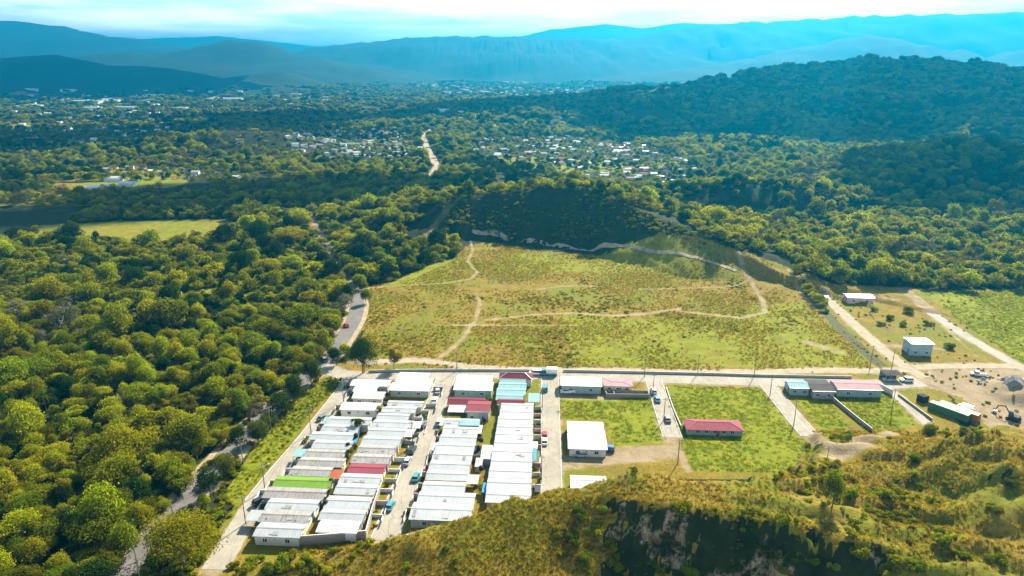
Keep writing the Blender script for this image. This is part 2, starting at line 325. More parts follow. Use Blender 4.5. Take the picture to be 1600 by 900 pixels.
M['glass'] = flat_mat('window_glass', (.03, .045, .05), .12, var=.2, spec=.6); M['door'] = flat_mat('painted_door', (.16, .09, .05), .6)
M['frame'] = flat_mat('window_frame', (.7, .7, .68), .6, var=.05); M['bark'] = flat_mat('bark', (.13, .10, .07), .95, var=.3, scale=2); M['pale_bark'] = flat_mat('pale_bark', (.28, .25, .20), .95, var=.25, scale=2)
M['pole'] = flat_mat('weathered_pole', (.20, .17, .14), .9); M['metal'] = flat_mat('galvanised_metal', (.45, .45, .45), .45, .6); M['wire'] = flat_mat('cable', (.04, .04, .04), .7)
M['rubber'] = flat_mat('rubber', (.02, .02, .02), .9); M['lamp_red'] = flat_mat('red_lens', (.4, .01, .01), .3); M['lamp_white'] = flat_mat('clear_lens', (.7, .7, .7), .2)
M['rock'] = flat_mat('grey_rock', (.24, .22, .20), .95, var=.4, scale=1.2, bump=.5); M['soil'] = flat_mat('dark_soil', (.09, .075, .045), .95, var=.4, scale=1.0, bump=.5)
M['ditch'] = flat_mat('ditch_weeds', (.05, .055, .015), .95, var=.5, scale=1.0, bump=.6)
CARP = {k: flat_mat(k+'_car_paint', c, .3, var=.04, spec=.5) for k, c in dict(white=(.75, .75, .74), silver=(.42, .44, .46), black=(.025, .025, .03), red=(.42, .03, .03), teal=(.05, .22, .26), grey=(.14, .15, .16), blue=(.04, .10, .28)).items()}
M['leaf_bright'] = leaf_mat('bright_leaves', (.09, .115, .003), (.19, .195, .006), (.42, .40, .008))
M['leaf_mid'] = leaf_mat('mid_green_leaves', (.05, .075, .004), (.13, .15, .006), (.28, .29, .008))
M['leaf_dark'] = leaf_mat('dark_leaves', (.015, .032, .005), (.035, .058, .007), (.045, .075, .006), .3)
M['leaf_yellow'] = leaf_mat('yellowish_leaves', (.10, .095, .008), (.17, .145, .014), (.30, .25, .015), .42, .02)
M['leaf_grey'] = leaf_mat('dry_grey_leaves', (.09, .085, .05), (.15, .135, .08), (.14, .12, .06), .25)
M['grass_dry'] = leaf_mat('dry_grass', (.15, .105, .010), (.24, .165, .018), (.34, .23, .016), .5, .02)
M['grass_green'] = leaf_mat('green_grass', (.09, .12, .004), (.16, .18, .008), (.26, .28, .01), .5)
# ------------------------------------------------------------------ roads (pixel centre lines) used by terrain zones as well
HIGHWAY = [(120, 985), (200, 888), (250, 828), (300, 772), (345, 722), (390, 672), (435, 628), (470, 598), (500, 573), (522, 548), (545, 515), (558, 488), (558, 468), (545, 447), (533, 430), (522, 408), (512, 385), (497, 362), (488, 345), (500, 335)]
LEFT_STREET = [(548, 596), (530, 622), (503, 656), (470, 698), (432, 742), (400, 783), (375, 822), (357, 856), (335, 890)]
FRONT_STREET = [(505, 572), (530, 585), (560, 588), (700, 585), (860, 586), (1020, 591), (1200, 597), (1330, 600), (1400, 601), (1440, 597)]
DIRT_BACK = [(560, 566), (610, 565), (650, 562), (690, 567), (730, 573), (790, 577), (900, 578), (1000, 580), (1100, 582), (1200, 581), (1290, 578), (1370, 580), (1420, 577)]
STREET2 = [(697, 590), (672, 655), (640, 740), (600, 845)]
STREET3 = [(859, 590), (860, 680), (860, 778)]
STREET4 = [(1021, 594), (1036, 640), (1051, 684)]
STREET5 = [(1199, 601), (1230, 640), (1266, 682)]
STREET6 = [(1393, 611), (1420, 636), (1450, 664)]
UP1 = [(1287, 462), (1340, 512), (1395, 560), (1425, 580), (1445, 590)]
UP2 = [(1412, 458), (1470, 500), (1530, 538), (1592, 572), (1640, 600)]
UPX = [(1428, 574), (1480, 572), (1530, 572), (1590, 572), (1640, 574)]
def dens(pts, step=4.0):
    out = []
    for a, b in zip(pts[:-1], pts[1:]):
        n = max(1, int(math.hypot(b[0]-a[0], b[1]-a[1])/step))
        out += [(a[0]+(b[0]-a[0])*i/n, a[1]+(b[1]-a[1])*i/n) for i in range(n)]
    return out+[pts[-1]]
def smooth_line(P, it=2):
    for _ in range(it):
        Q = [P[0]]
        for a, b in zip(P[:-1], P[1:]): Q += [(a[0]*.75+b[0]*.25, a[1]*.75+b[1]*.25), (a[0]*.25+b[0]*.75, a[1]*.25+b[1]*.75)]
        P = Q+[P[-1]]
    return P
def gl(pts): return [G(*p)[:2] for p in pts]
WORLD_ROADS = [(gl(HIGHWAY), 6.5), (gl(LEFT_STREET), 5), (gl(FRONT_STREET), 7), (gl(DIRT_BACK), 4.5), (gl(STREET2), 6.5), (gl(STREET3), 6), (gl(STREET4), 5.5), (gl(STREET5), 5.5), (gl(STREET6), 3.5), (gl(UP1), 5), (gl(UP2), 5), (gl(UPX), 5)]
def pl_dist(x, y, P):
    d = np.full(np.shape(x), 1e9)
    for (ax, ay), (bx, by) in zip(P[:-1], P[1:]):
        dx, dy = bx-ax, by-ay; t = np.clip(((x-ax)*dx+(y-ay)*dy)/(dx*dx+dy*dy+1e-9), 0, 1)
        d = np.minimum(d, np.hypot(x-ax-t*dx, y-ay-t*dy))
    return d
def in_poly(x, y, P):
    c = np.zeros(np.shape(x), bool); n = len(P)
    for i in range(n):
        (ax, ay), (bx, by) = P[i], P[(i+1) % n]
        if ay == by: continue
        c ^= ((ay > y) != (by > y)) & (x < (bx-ax)*(y-ay)/(by-ay)+ax)
    return c
MEADOW = gl([(572, 446), (640, 438), (700, 412), (728, 385), (760, 378), (850, 392), (1000, 405), (1080, 408), (1160, 424), (1236, 436), (1300, 500), (1385, 582), (1100, 583), (700, 580), (560, 575), (568, 520), (580, 480)])
SITE = gl([(470, 620), (540, 570), (1400, 575), (1480, 610), (1500, 670), (1420, 690), (1340, 730), (1280, 748), (1050, 748), (960, 755), (870, 790), (600, 850), (440, 870), (330, 900)])
LOTS_R = gl([(1240, 436), (1300, 455), (1600, 452), (1900, 470), (1900, 720), (1600, 720), (1540, 690), (1480, 610), (1385, 582)])
YARD = gl([(1425, 586), (1470, 578), (1600, 578), (1700, 590), (1700, 720), (1600, 705), (1560, 690), (1530, 650), (1505, 622), (1450, 606)])
LUSH = [gl(q) for q in ([(873, 622), (1022, 614), (1050, 690), (960, 700), (945, 655), (873, 655)], [(1040, 603), (1190, 606), (1250, 680), (1290, 740), (1080, 735), (1060, 690)], [(1236, 622), (1292, 622), (1345, 690), (1300, 690)], [(1300, 618), (1388, 614), (1436, 664), (1370, 690)], [(1432, 455), (1900, 455), (1900, 610), (1600, 570)], [(490, 640), (545, 590), (520, 585), (470, 612), (400, 700), (350, 770), (370, 790), (440, 705)], [(600, 447), (700, 440), (730, 400), (680, 410)], [(780, 395), (1060, 405), (1050, 430), (900, 425), (760, 425)], [(870, 490), (1060, 500), (1250, 470), (1370, 575), (900, 570)], [(180, 360), (345, 346), (338, 380), (270, 372), (190, 382)], [(235, 470), (350, 448), (340, 466), (250, 482)])]
PASTURE = [gl([(60, 352), (190, 345), (345, 342), (390, 352), (340, 378), (190, 382), (60, 372)]), gl([(335, 400), (480, 382), (480, 396), (340, 412)])]
DRY2 = gl([(1310, 475), (1400, 462), (1560, 568), (1430, 560)])
PATHS = [([(735, 376), (739, 392), (731, 408), (746, 426), (735, 436), (690, 443), (620, 446), (560, 452)], 1.6), ([(742, 452), (750, 472), (743, 500), (722, 530), (700, 550), (672, 568)], 1.8), ([(838, 452), (880, 447), (930, 447)], 1.8), ([(1000, 452), (1080, 450), (1150, 448), (1172, 442)], 1.6), ([(760, 500), (840, 491), (900, 489), (960, 494), (1020, 489), (1062, 482)], 2.2), ([(1150, 424), (1172, 442), (1192, 470), (1196, 488), (1160, 497), (1060, 486)], 2.2), ([(680, 508), (740, 508), (820, 508), (900, 508)], 1.4), ([(1228, 436), (1300, 505), (1370, 575)], 1.6), ([(1262, 438), (1330, 500), (1385, 556)], 1.6), ([(1055, 690), (1075, 735)], 2.2), ([(1266, 682), (1300, 730)], 3.5), ([(880, 725), (960, 712), (1040, 705)], 7), ([(1340, 705), (1390, 680)], 4), ([(1290, 735), (1350, 715)], 5), ([(1260, 535), (1312, 550)], 4), ([(1440, 480), (1530, 560)], 1.2), ([(1390, 540), (1470, 545)], 3.5), ([(1320, 470), (1400, 472)], 3.5), ([(880, 620), (960, 622)], 4), ([(640, 376), (676, 369)], 4.5)]
PATHS_W = [(gl(p), wd) for p, wd in PATHS]
# ------------------------------------------------------------------ ground sheet
def axis(lo, hi, a, b, st, g, st_behind=None):
    mid = list(np.arange(lo, hi+1e-6, st)); up = []; v = mid[-1]
    while v < b: v += st+(v-hi)*g; up.append(v)
    dn = []; v = mid[0]
    while v > a: v -= st+(lo-v)*(g if st_behind is None else st_behind); dn.append(v)
    return np.array(dn[::-1]+mid+up)
xs = axis(-215, 235, -17800, 17800, 1.25, .032); ys = axis(98, 330, -60, 24500, 1.25, .020, .1)
nx, ny = len(xs), len(ys)
XX, YY = np.meshgrid(xs, ys); xx, yy = XX.ravel(), YY.ravel(); zz = hfun(xx, yy)
me = bpy.data.meshes.new('ground'); me.vertices.add(nx*ny); me.vertices.foreach_set('co', np.stack([xx, yy, zz], 1).astype(np.float32).ravel())
ii = np.arange(ny-1)[:, None]*nx+np.arange(nx-1)[None, :]; q = np.stack([ii, ii+1, ii+nx+1, ii+nx], -1).reshape(-1, 4)
me.loops.add(q.size); me.loops.foreach_set('vertex_index', q.astype(np.int32).ravel()); me.polygons.add(len(q))
me.polygons.foreach_set('loop_start', np.arange(0, q.size, 4, dtype=np.int32)); me.polygons.foreach_set('use_smooth', np.ones(len(q), bool)); me.update()
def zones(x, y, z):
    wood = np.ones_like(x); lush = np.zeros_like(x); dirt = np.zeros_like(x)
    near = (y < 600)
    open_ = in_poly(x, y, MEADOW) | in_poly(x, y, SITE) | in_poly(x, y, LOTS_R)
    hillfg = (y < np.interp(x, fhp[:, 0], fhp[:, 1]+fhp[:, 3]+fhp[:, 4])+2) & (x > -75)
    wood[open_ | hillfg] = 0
    for k, P in enumerate(LUSH):
        s = in_poly(x, y, P); lush[s] = .55 if k in (6, 7, 8) else .8; wood[s] = 0
    for P in PASTURE:
        s = in_poly(x, y, P); lush[s] = .5; wood[s] = 0
    s = in_poly(x, y, DRY2); lush[s] = .25
    s = in_poly(x, y, MEADOW) & (lush == 0); lush[s] = .26
    s = in_poly(x, y, YARD); dirt[s] = .9
    for P, wd in PATHS_W:
        d = pl_dist(x, y, P); dirt = np.maximum(dirt, (.62+.5*fbm(x*.06, y*.06, 91, 3))*(1-sm(wd*.15, wd*1.3, d)))
    for P, wd in WORLD_ROADS:
        d = pl_dist(x, y, P); e = 1-sm(wd*.55, wd*.55+2.2, d); dirt = np.maximum(dirt, .62*e); wood = np.minimum(wood, 1-(1-sm(wd*.6, wd*.6+4, d)))
    s = hillfg; lush[s] = .1
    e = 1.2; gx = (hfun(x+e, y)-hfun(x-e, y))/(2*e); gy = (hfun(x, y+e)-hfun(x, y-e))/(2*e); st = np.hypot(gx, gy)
    c = hillfg & (st > 1.25); dirt[c] = np.where(fbm(x[c]*.15, y[c]*.15+z[c]*.1, 33, 3) > .03, .48, .1); lush[c] = 0; wood[c] = .95  # dark cliff soil, darkened further by the wood colour to imitate shade
    return np.stack([dirt, lush, wood, np.ones_like(x)], 1)
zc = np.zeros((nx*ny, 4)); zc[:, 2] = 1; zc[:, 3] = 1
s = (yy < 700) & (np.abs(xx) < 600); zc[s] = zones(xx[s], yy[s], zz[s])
# far valley: patches of pasture and bare ground
s = (yy >= 560); fp = fbm(xx[s]*.004, yy[s]*.006, 21, 4); fl = fbm(xx[s]*.003+9, yy[s]*.006, 31, 4)
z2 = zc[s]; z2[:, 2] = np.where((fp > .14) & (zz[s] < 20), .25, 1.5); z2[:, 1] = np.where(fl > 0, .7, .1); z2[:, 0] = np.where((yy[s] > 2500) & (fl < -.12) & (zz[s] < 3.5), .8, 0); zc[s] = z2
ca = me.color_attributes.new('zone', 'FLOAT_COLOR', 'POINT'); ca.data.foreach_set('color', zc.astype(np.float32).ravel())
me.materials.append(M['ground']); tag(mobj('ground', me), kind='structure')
# ------------------------------------------------------------------ roads
def strip(name, pts, wd, mat, z=.03, wpx=None, drape=False, world=False):
    P = smooth_line([p[:2] if world else G(*p)[:2] for p in pts], 3); v, f = [], []
    for i, p in enumerate(P):
        a, b = P[max(i-1, 0)], P[min(i+1, len(P)-1)]; dx, dy = b[0]-a[0], b[1]-a[1]; l = math.hypot(dx, dy) or 1; nx_, ny_ = -dy/l, dx/l
        u = i/(len(P)-1); wv = (wd[0]+(wd[1]-wd[0])*u) if isinstance(wd, tuple) else wd
        jt = .12*math.sin(i*1.7)+.1*math.sin(i*.61+2)
        for k in (-.5, -.17, .17, .5):
            x_, y_ = p[0]+nx_*(wv*k+jt*(abs(k) > .3)), p[1]+ny_*(wv*k+jt*(abs(k) > .3)); v.append((x_, y_, z+(hz(x_, y_) if drape else 0)))
        if i:
            for k in range(3): f.append(((i-1)*4+k+1, (i-1)*4+k, i*4+k, i*4+k+1))
    me = bpy.data.meshes.new(name); me.from_pydata(v, [], f); me.materials.append(mat); me.update()
    o = mobj(name, me); tag(o, kind='structure'); return o
strip('highway', HIGHWAY, 7.0, M['asphalt'], .05)
strip('highway_shoulder', HIGHWAY, 11.0, M['dirt'], .02)
strip('left_street', LEFT_STREET, (5.5, 6.2), M['concrete'], .046)
strip('front_street', FRONT_STREET, 7.2, M['concrete'], .06)
strip('back_dirt_road', DIRT_BACK, 4.6, M['dirt'], .035)
strip('middle_street', STREET2, 6.6, M['concrete'], .066)
strip('right_street', STREET3, 6.0, M['concrete'], .07)
strip('short_street', STREET4, 5.6, M['concrete'], .066); strip('open_lot_street', STREET5, 5.6, M['concrete'], .07); strip('narrow_lane', STREET6, 3.4, M['concrete'], .072)
strip('upper_lane', UP1, 5.2, M['dirt'], .04); strip('far_lane', UP2, 5.0, M['concrete'], .045); strip('cross_lane', UPX, 4.5, M['dirt'], .05)
strip('far_town_road', [onto(*p)[:2] for p in [(672, 280), (682, 266), (678, 250), (668, 234), (661, 216), (668, 205), (682, 198)]], 9, M['dirt'], .9, drape=True, world=True)
trail = [onto(*p)[:2] for p in [(738, 362), (780, 366), (830, 379), (880, 386), (930, 389), (1000, 390), (1060, 397), (1110, 410), (1150, 424)]]
strip('hill_trail', trail, 2.4, M['dirt'], .3, drape=True, world=True)
# lane joints of the concrete streets and kerbs
def kerb(name, pts, off, mat=M['paving_edge']):
    P = smooth_line([G(*p)[:2] for p in pts], 2); mb = MB(); rings = []
    for i, p in enumerate(P):
        a, b = P[max(i-1, 0)], P[min(i+1, len(P)-1)]; dx, dy = b[0]-a[0], b[1]-a[1]; l = math.hypot(dx, dy) or 1; n = (-dy/l, dx/l)
        rings.append([(p[0]+n[0]*(off+e), p[1]+n[1]*(off+e), z) for e, z in ((-.1, 0), (.1, 0), (.1, .17), (-.1, .17))])
    mb.loft(rings); return tag(mb.build(name, mat), kind='structure')
for nm, pts, wd in (('middle_street_kerb', STREET2, 3.4), ('right_street_kerb', STREET3, 3.1), ('left_street_kerb', LEFT_STREET[:6], 3.1), ('short_street_kerb', STREET4, 2.9), ('open_lot_street_kerb', STREET5, 2.9)):
    kerb(nm, pts, wd); kerb(nm, pts, -wd)
# ------------------------------------------------------------------ plants: meshes shared by all copies
def leaf_cloud(name, mat, lobes, n, size, seed, hang=0.0, up=.35, flat=.0):
    r = np.random.default_rng(seed); L_ = np.array(lobes, float)      # x, y, z, rx, rz
    L_[:, :2] *= r.uniform(.85, 1.3, (len(L_), 1)); L_[:, 2] += r.normal(0, .07, len(L_)); L_[:, 3:] *= r.uniform(.6, 1.25, (len(L_), 1))
    wgt = L_[:, 3]**2*.6+L_[:, 3]*L_[:, 4]; idx = r.choice(len(L_), n, p=wgt/wgt.sum()); B = L_[idx]
    d = r.normal(size=(n, 3)); d[:, 2] = d[:, 2]*.9+up; d /= np.linalg.norm(d, axis=1)[:, None]
    rad = r.uniform(.0, 1, n)**.33*.6+.45; rad *= np.where(r.random(n) < .08, 1.25, 1)
    rad *= 1+.28*np.sin(d[:, 0]*7+idx*2.1)*np.sin(d[:, 1]*6+idx)*np.cos(d[:, 2]*5+idx*1.3)
    c = B[:, :3]+d*rad[:, None]*np.stack([B[:, 3], B[:, 3], B[:, 4]], 1)
    nrm = d+r.normal(size=(n, 3))*.75; nrm[:, 2] += .35; nrm /= np.linalg.norm(nrm, axis=1)[:, None]
    t1 = np.cross(nrm, r.normal(size=(n, 3))); t1 /= np.linalg.norm(t1, axis=1)[:, None]; t2 = np.cross(nrm, t1)
    s = size*r.uniform(.6, 1.35, n)[:, None]; asp = r.uniform(.5, .9, n)[:, None]
    V = np.stack([c-t1*s*.5, c-t2*s*asp*.5+nrm*s*.12, c+t1*s*.5-np.array([0, 0, hang])*s, c+t2*s*asp*.5+nrm*s*.12], 1).reshape(-1, 3)
    m = bpy.data.meshes.new(name); m.vertices.add(4*n); m.vertices.foreach_set('co', V.astype(np.float32).ravel())
    m.loops.add(4*n); m.loops.foreach_set('vertex_index', np.arange(4*n, dtype=np.int32)); m.polygons.add(n); m.polygons.foreach_set('loop_start', np.arange(0, 4*n, 4, dtype=np.int32)); m.update()
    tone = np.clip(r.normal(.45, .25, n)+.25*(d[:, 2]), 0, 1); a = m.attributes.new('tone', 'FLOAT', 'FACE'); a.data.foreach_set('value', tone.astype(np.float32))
    m.materials.append(mat); return m
def lobes_for(kind, rr):
    u = rr.uniform; out = []
    if kind == 'umbrella':          # wide flat-topped rain tree: radius 1, height 1.1
        for k in range(13):
            a, q = u(0, 6.28), math.sqrt(u(0, 1))*.72; out.append((q*math.cos(a), q*math.sin(a), .80+.20*(1-q*q)+u(-.06, .06), u(.26, .38), u(.15, .22)))
    elif kind == 'round':           # dense dome
        for k in range(14):
            a, e = u(0, 6.28), u(-.1, 1); q = math.cos(e*1.4)*.58; out.append((q*math.cos(a), q*math.sin(a), .85+.55*math.sin(e*1.3), u(.32, .5), u(.3, .42)))
        out.append((0, 0, .95, .6, .55))
    elif kind == 'tall':
        for k in range(12):
            z = u(.6, 2.0); q = .5*(1-abs(z-1.2)/1.5); a = u(0, 6.28); out.append((q*math.cos(a), q*math.sin(a), z, u(.3, .45), u(.28, .42)))
    elif kind == 'open':
        for k in range(11):
            a, q, z = u(0, 6.28), math.sqrt(u(0, 1))*.75, u(.65, 1.45); out.append((q*math.cos(a), q*math.sin(a), z, u(.2, .36), u(.16, .28)))
    elif kind == 'shrub':
        for k in range(7):
            a, q = u(0, 6.28), math.sqrt(u(0, 1))*.6; out.append((q*math.cos(a), q*math.sin(a), u(.25, .65), u(.3, .5), u(.25, .42)))
    return out
def trunk_mesh(name, kind, mat, seed):
    rr = random.Random(seed); mb = MB(); top = {'umbrella': .72, 'round': .7, 'tall': 1.1, 'open': .75, 'shrub': .25}[kind]
    lean = (rr.uniform(-.06, .06), rr.uniform(-.06, .06))
    mb.tube([(0, 0, -.12), (lean[0]*.4, lean[1]*.4, top*.45), (lean[0], lean[1], top)], [.062, .046, .034], 6)
    for k in range(6):
        a = k*1.05+rr.uniform(-.3, .3); q = rr.uniform(.35, .6); b = (lean[0]*.6, lean[1]*.6, top*rr.uniform(.5, .8))
        mb.tube([b, (b[0]+math.cos(a)*q*.5, b[1]+math.sin(a)*q*.5, b[2]+.16), (b[0]+math.cos(a)*q, b[1]+math.sin(a)*q, b[2]+.34)], [.028, .02, .010], 5)
    return mb.mesh(name, mat)
TREES = {}
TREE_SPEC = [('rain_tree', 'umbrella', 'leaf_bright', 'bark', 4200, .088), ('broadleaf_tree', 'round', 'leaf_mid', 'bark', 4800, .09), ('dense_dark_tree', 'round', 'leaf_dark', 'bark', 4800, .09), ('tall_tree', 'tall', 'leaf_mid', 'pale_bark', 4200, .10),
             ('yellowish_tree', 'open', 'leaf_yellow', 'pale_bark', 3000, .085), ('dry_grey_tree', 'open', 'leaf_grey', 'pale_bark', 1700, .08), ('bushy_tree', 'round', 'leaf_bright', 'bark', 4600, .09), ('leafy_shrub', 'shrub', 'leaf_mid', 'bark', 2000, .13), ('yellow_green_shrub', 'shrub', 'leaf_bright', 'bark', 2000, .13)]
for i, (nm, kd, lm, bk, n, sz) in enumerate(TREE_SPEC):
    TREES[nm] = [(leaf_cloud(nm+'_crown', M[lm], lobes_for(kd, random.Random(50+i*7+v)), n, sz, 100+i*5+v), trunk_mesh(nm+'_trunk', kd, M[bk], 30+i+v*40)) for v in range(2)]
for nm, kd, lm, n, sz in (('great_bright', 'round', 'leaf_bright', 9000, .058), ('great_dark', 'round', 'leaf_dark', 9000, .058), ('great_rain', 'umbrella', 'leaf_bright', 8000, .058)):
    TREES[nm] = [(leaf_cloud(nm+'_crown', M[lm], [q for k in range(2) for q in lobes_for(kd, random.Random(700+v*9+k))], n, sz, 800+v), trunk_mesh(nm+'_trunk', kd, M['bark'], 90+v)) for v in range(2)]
def tree(name, kind, p, r, hscale=1.0, label=None, group=None, v=0, cat='tree', rz=None):
    o = empty(name, p, random.uniform(0, 6.28) if rz is None else rz, label, cat, group); o.scale = (r*random.uniform(.85, 1.2), r*random.uniform(.85, 1.2), r*hscale)
    c, t = TREES[kind][v % 2]
    mobj('crown' if cat == 'tree' else 'foliage', c, o); mobj('trunk' if cat == 'tree' else 'stem', t, o); return o
# prototypes for the woods that read as one mass
PROT = {}
def proto(nm, mats_meshes):
    c = bpy.data.collections.new('stock_'+nm)
    for k, (m1) in enumerate(mats_meshes):
        o = bpy.data.objects.new('%s_%02d' % (nm, k), m1); c.objects.link(o)
    PROT[nm] = c; return c
def join_meshes(name, ms, xf=None):
    bm = bmesh.new(); mats = []
    for k, m1 in enumerate(ms):
        b0 = len(bm.faces); v0 = len(bm.verts); bm.from_mesh(m1); bm.faces.ensure_lookup_table(); bm.verts.ensure_lookup_table()
        for mt in m1.materials:
            if mt not in mats: mats.append(mt)
        mi = mats.index(m1.materials[0])
        for f in bm.faces[b0:]: f.material_index = mi
        if xf: bmesh.ops.transform(bm, matrix=xf[k], verts=bm.verts[v0:])
    m = bpy.data.meshes.new(name); bm.to_mesh(m); bm.free()
    for mt in mats: m.materials.append(mt)
    return m
low = {}
for i, (nm, kd, lm, bk, n, sz) in enumerate(TREE_SPEC):
    low[nm] = [leaf_cloud(nm+'_far_crown', M[lm], lobes_for(kd, random.Random(350+i*7+v)), int(n*.4), sz*1.45, 300+i*5+v) for v in range(2)]
MIX = ['rain_tree', 'broadleaf_tree', 'dense_dark_tree', 'tall_tree', 'yellowish_tree', 'dry_grey_tree', 'bushy_tree', 'leafy_shrub', 'yellow_green_shrub']
proto('near_tree', [join_meshes('t%d%d' % (i, v), list(TREES[k][v])) for i, k in enumerate(MIX) for v in range(2)])
proto('mid_tree', [low[k][v] for k in MIX for v in range(2)])
def clump(seed):
    rr = random.Random(seed); ms, xf = [], []
    for k in range(7):
        nm = rr.choice(['broadleaf_tree', 'dense_dark_tree', 'bushy_tree', 'rain_tree', 'broadleaf_tree', 'yellowish_tree']); ms.append(leaf_cloud('c', M[dict((a, c) for a, b, c, d, e, f in TREE_SPEC)[nm]], lobes_for('round', rr), 260, .36, seed*31+k))
        a, q = rr.uniform(0, 6.28), math.sqrt(rr.random())*2.0; sc = rr.uniform(.75, 1.2); xf.append(Matrix.Translation((q*math.cos(a), q*math.sin(a), -.15)) @ Matrix.Scale(sc, 4))
    return join_meshes('grove%d' % seed, ms, xf)
proto('grove', [clump(k) for k in range(6)])
def tuft(seed, mat, n=26, sp=.5, hh=.55):
    r = random.Random(seed); v, f = [], []
    for k in range(n):
        a, q = r.uniform(0, 6.28), math.sqrt(r.random())*sp; x, y = q*math.cos(a), q*math.sin(a); b = r.uniform(0, 6.28); wd = r.uniform(.05, .10); h1 = hh*r.uniform(.5, 1.2); lx, ly = r.uniform(-.3, .3), r.uniform(-.3, .3)
        i = len(v); v += [(x-math.cos(b)*wd, y-math.sin(b)*wd, -.05), (x+math.cos(b)*wd, y+math.sin(b)*wd, -.05), (x+lx, y+ly, h1)]; f.append((i, i+1, i+2))
    m = bpy.data.meshes.new('tuft'); m.from_pydata(v, [], f); a = m.attributes.new('tone', 'FLOAT', 'FACE'); a.data.foreach_set('value', np.random.default_rng(seed).uniform(0, 1, len(f)).astype(np.float32)); m.materials.append(mat); return m
proto('dry_tuft', [tuft(k, M['grass_dry']) for k in range(4)]+[tuft(9, M['grass_green'])])
proto('green_tuft', [tuft(20+k, M['grass_green'], 30, .6, .4) for k in range(5)])
proto('weed', [leaf_cloud('weed%d' % k, M[['leaf_mid', 'leaf_bright', 'leaf_yellow', 'leaf_bright'][k]], lobes_for('shrub', random.Random(k)), 190, .34, 900+k) for k in range(4)])
def scatter(name, stock, x, y, scl, idx, label, cat, sink=0.0, zs=None, z=None):
    n = len(x); z = hfun(x, y) if z is None else z
    m = bpy.data.meshes.new(name); m.vertices.add(n); m.vertices.foreach_set('co', np.stack([x, y, z-sink*scl], 1).astype(np.float32).ravel())
    for nm, ty, val in (('scl', 'FLOAT_VECTOR', np.stack([scl*RNG.uniform(.75, 1.3, n), scl*RNG.uniform(.75, 1.3, n), scl*(1 if zs is None else zs)*RNG.uniform(.7, 1.3, n)], 1)), ('rot', 'FLOAT_VECTOR', np.stack([np.zeros(n), np.zeros(n), RNG.uniform(0, 6.28, n)], 1)), ('pick', 'INT', idx)):
        a = m.attributes.new(nm, ty, 'POINT')
        a.data.foreach_set('vector' if 'VEC' in ty else 'value', np.asarray(val, np.int32 if ty == 'INT' else np.float32).ravel())
    m.update(); o = mobj(name, m); tag(o, label, cat, kind='stuff')
    g = bpy.data.node_groups.new(name+'_spread', 'GeometryNodeTree'); g.interface.new_socket('Geometry', in_out='INPUT', socket_type='NodeSocketGeometry'); g.interface.new_socket('Geometry', in_out='OUTPUT', socket_type='NodeSocketGeometry')
    N = g.nodes; gi, go = N.new('NodeGroupInput'), N.new('NodeGroupOutput'); ci = N.new('GeometryNodeCollectionInfo'); ci.inputs['Collection'].default_value = PROT[stock]; ci.inputs['Separate Children'].default_value = True; ci.inputs['Reset Children'].default_value = True
    ip = N.new('GeometryNodeInstanceOnPoints'); ip.inputs['Pick Instance'].default_value = True
    def na(nm, dt):
        k = N.new('GeometryNodeInputNamedAttribute'); k.data_type = dt; k.inputs['Name'].default_value = nm; return k.outputs['Attribute']
    K = g.links.new; K(gi.outputs[0], ip.inputs['Points']); K(ci.outputs[0], ip.inputs['Instance']); K(na('pick', 'INT'), ip.inputs['Instance Index']); K(na('scl', 'FLOAT_VECTOR'), ip.inputs['Scale'])
    e2r = N.new('FunctionNodeEulerToRotation'); K(na('rot', 'FLOAT_VECTOR'), e2r.inputs[0]); K(e2r.outputs[0], ip.inputs['Rotation']); K(ip.outputs[0], go.inputs[0])
    md = o.modifiers.new('spread', 'NODES'); md.node_group = g; return o
# ------------------------------------------------------------------ woods
def road_clear(x, y, extra=2.5):
    ok = np.ones(len(x), bool)
    for k, (P, wd) in enumerate(WORLD_ROADS): ok &= pl_dist(x, y, P) > wd*.5+(extra if k else np.where(y > 395, -.8, np.where(y < 260, -.5, np.minimum(extra, .3))))
    return ok
CLEAR = [gl(q) for q in ([(60, 352), (190, 345), (345, 342), (390, 352), (340, 378), (190, 382), (60, 372)], [(235, 466), (352, 446), (345, 462), (250, 480)], [(640, 372), (675, 362), (680, 374), (640, 382)], [(335, 400), (480, 382), (480, 396), (340, 412)], [(700, 352), (765, 356), (840, 370), (940, 381), (1060, 388), (1100, 412), (850, 400), (760, 388), (715, 392)], [(630, 366), (682, 358), (686, 380), (635, 386)], [(1400, 600), (1470, 590), (1560, 705), (1440, 705), (1390, 660)])]
FARFIELD = [[onto(*p)[:2] for p in q] for q in ([(90, 285), (330, 282), (330, 304), (90, 304)], [(130, 248), (170, 248), (170, 254), (130, 254)], [(310, 246), (360, 246), (360, 253), (310, 253)], [(735, 240), (790, 242), (790, 251), (735, 249)])]
def open_ground(x, y):
    o = in_poly(x, y, MEADOW) | in_poly(x, y, SITE) | in_poly(x, y, LOTS_R)
    for P in CLEAR+FARFIELD: o |= in_poly(x, y, P)
    for P in LUSH[5:7]: o |= in_poly(x, y, P)
    return o
def in_view(x, y, z, m=60):
    dx, dy, dz = x, y, z-H; f = dy*CP-dz*SP; u = dy*SP+dz*CP
    px = 800+F*dx/np.maximum(f, 1); py = 450-F*u/np.maximum(f, 1)
    return (f > 5) & (px > -m*2) & (px < 1600+m*2) & (py < 900+m*3), px, py
def jitter_grid(x0, x1, y0, y1, st):
    gx, gy = np.meshgrid(np.arange(x0, x1, st), np.arange(y0, y1, st)); gx = gx.ravel()+RNG.uniform(-.5, .5, gx.size)*st; gy = gy.ravel()+RNG.uniform(-.5, .5, gy.size)*st; return gx, gy
hill_near = np.array([G(*q)[:2] for q in [(700, 360), (760, 372), (830, 385), (1000, 398), (1100, 420), (1215, 445)]])
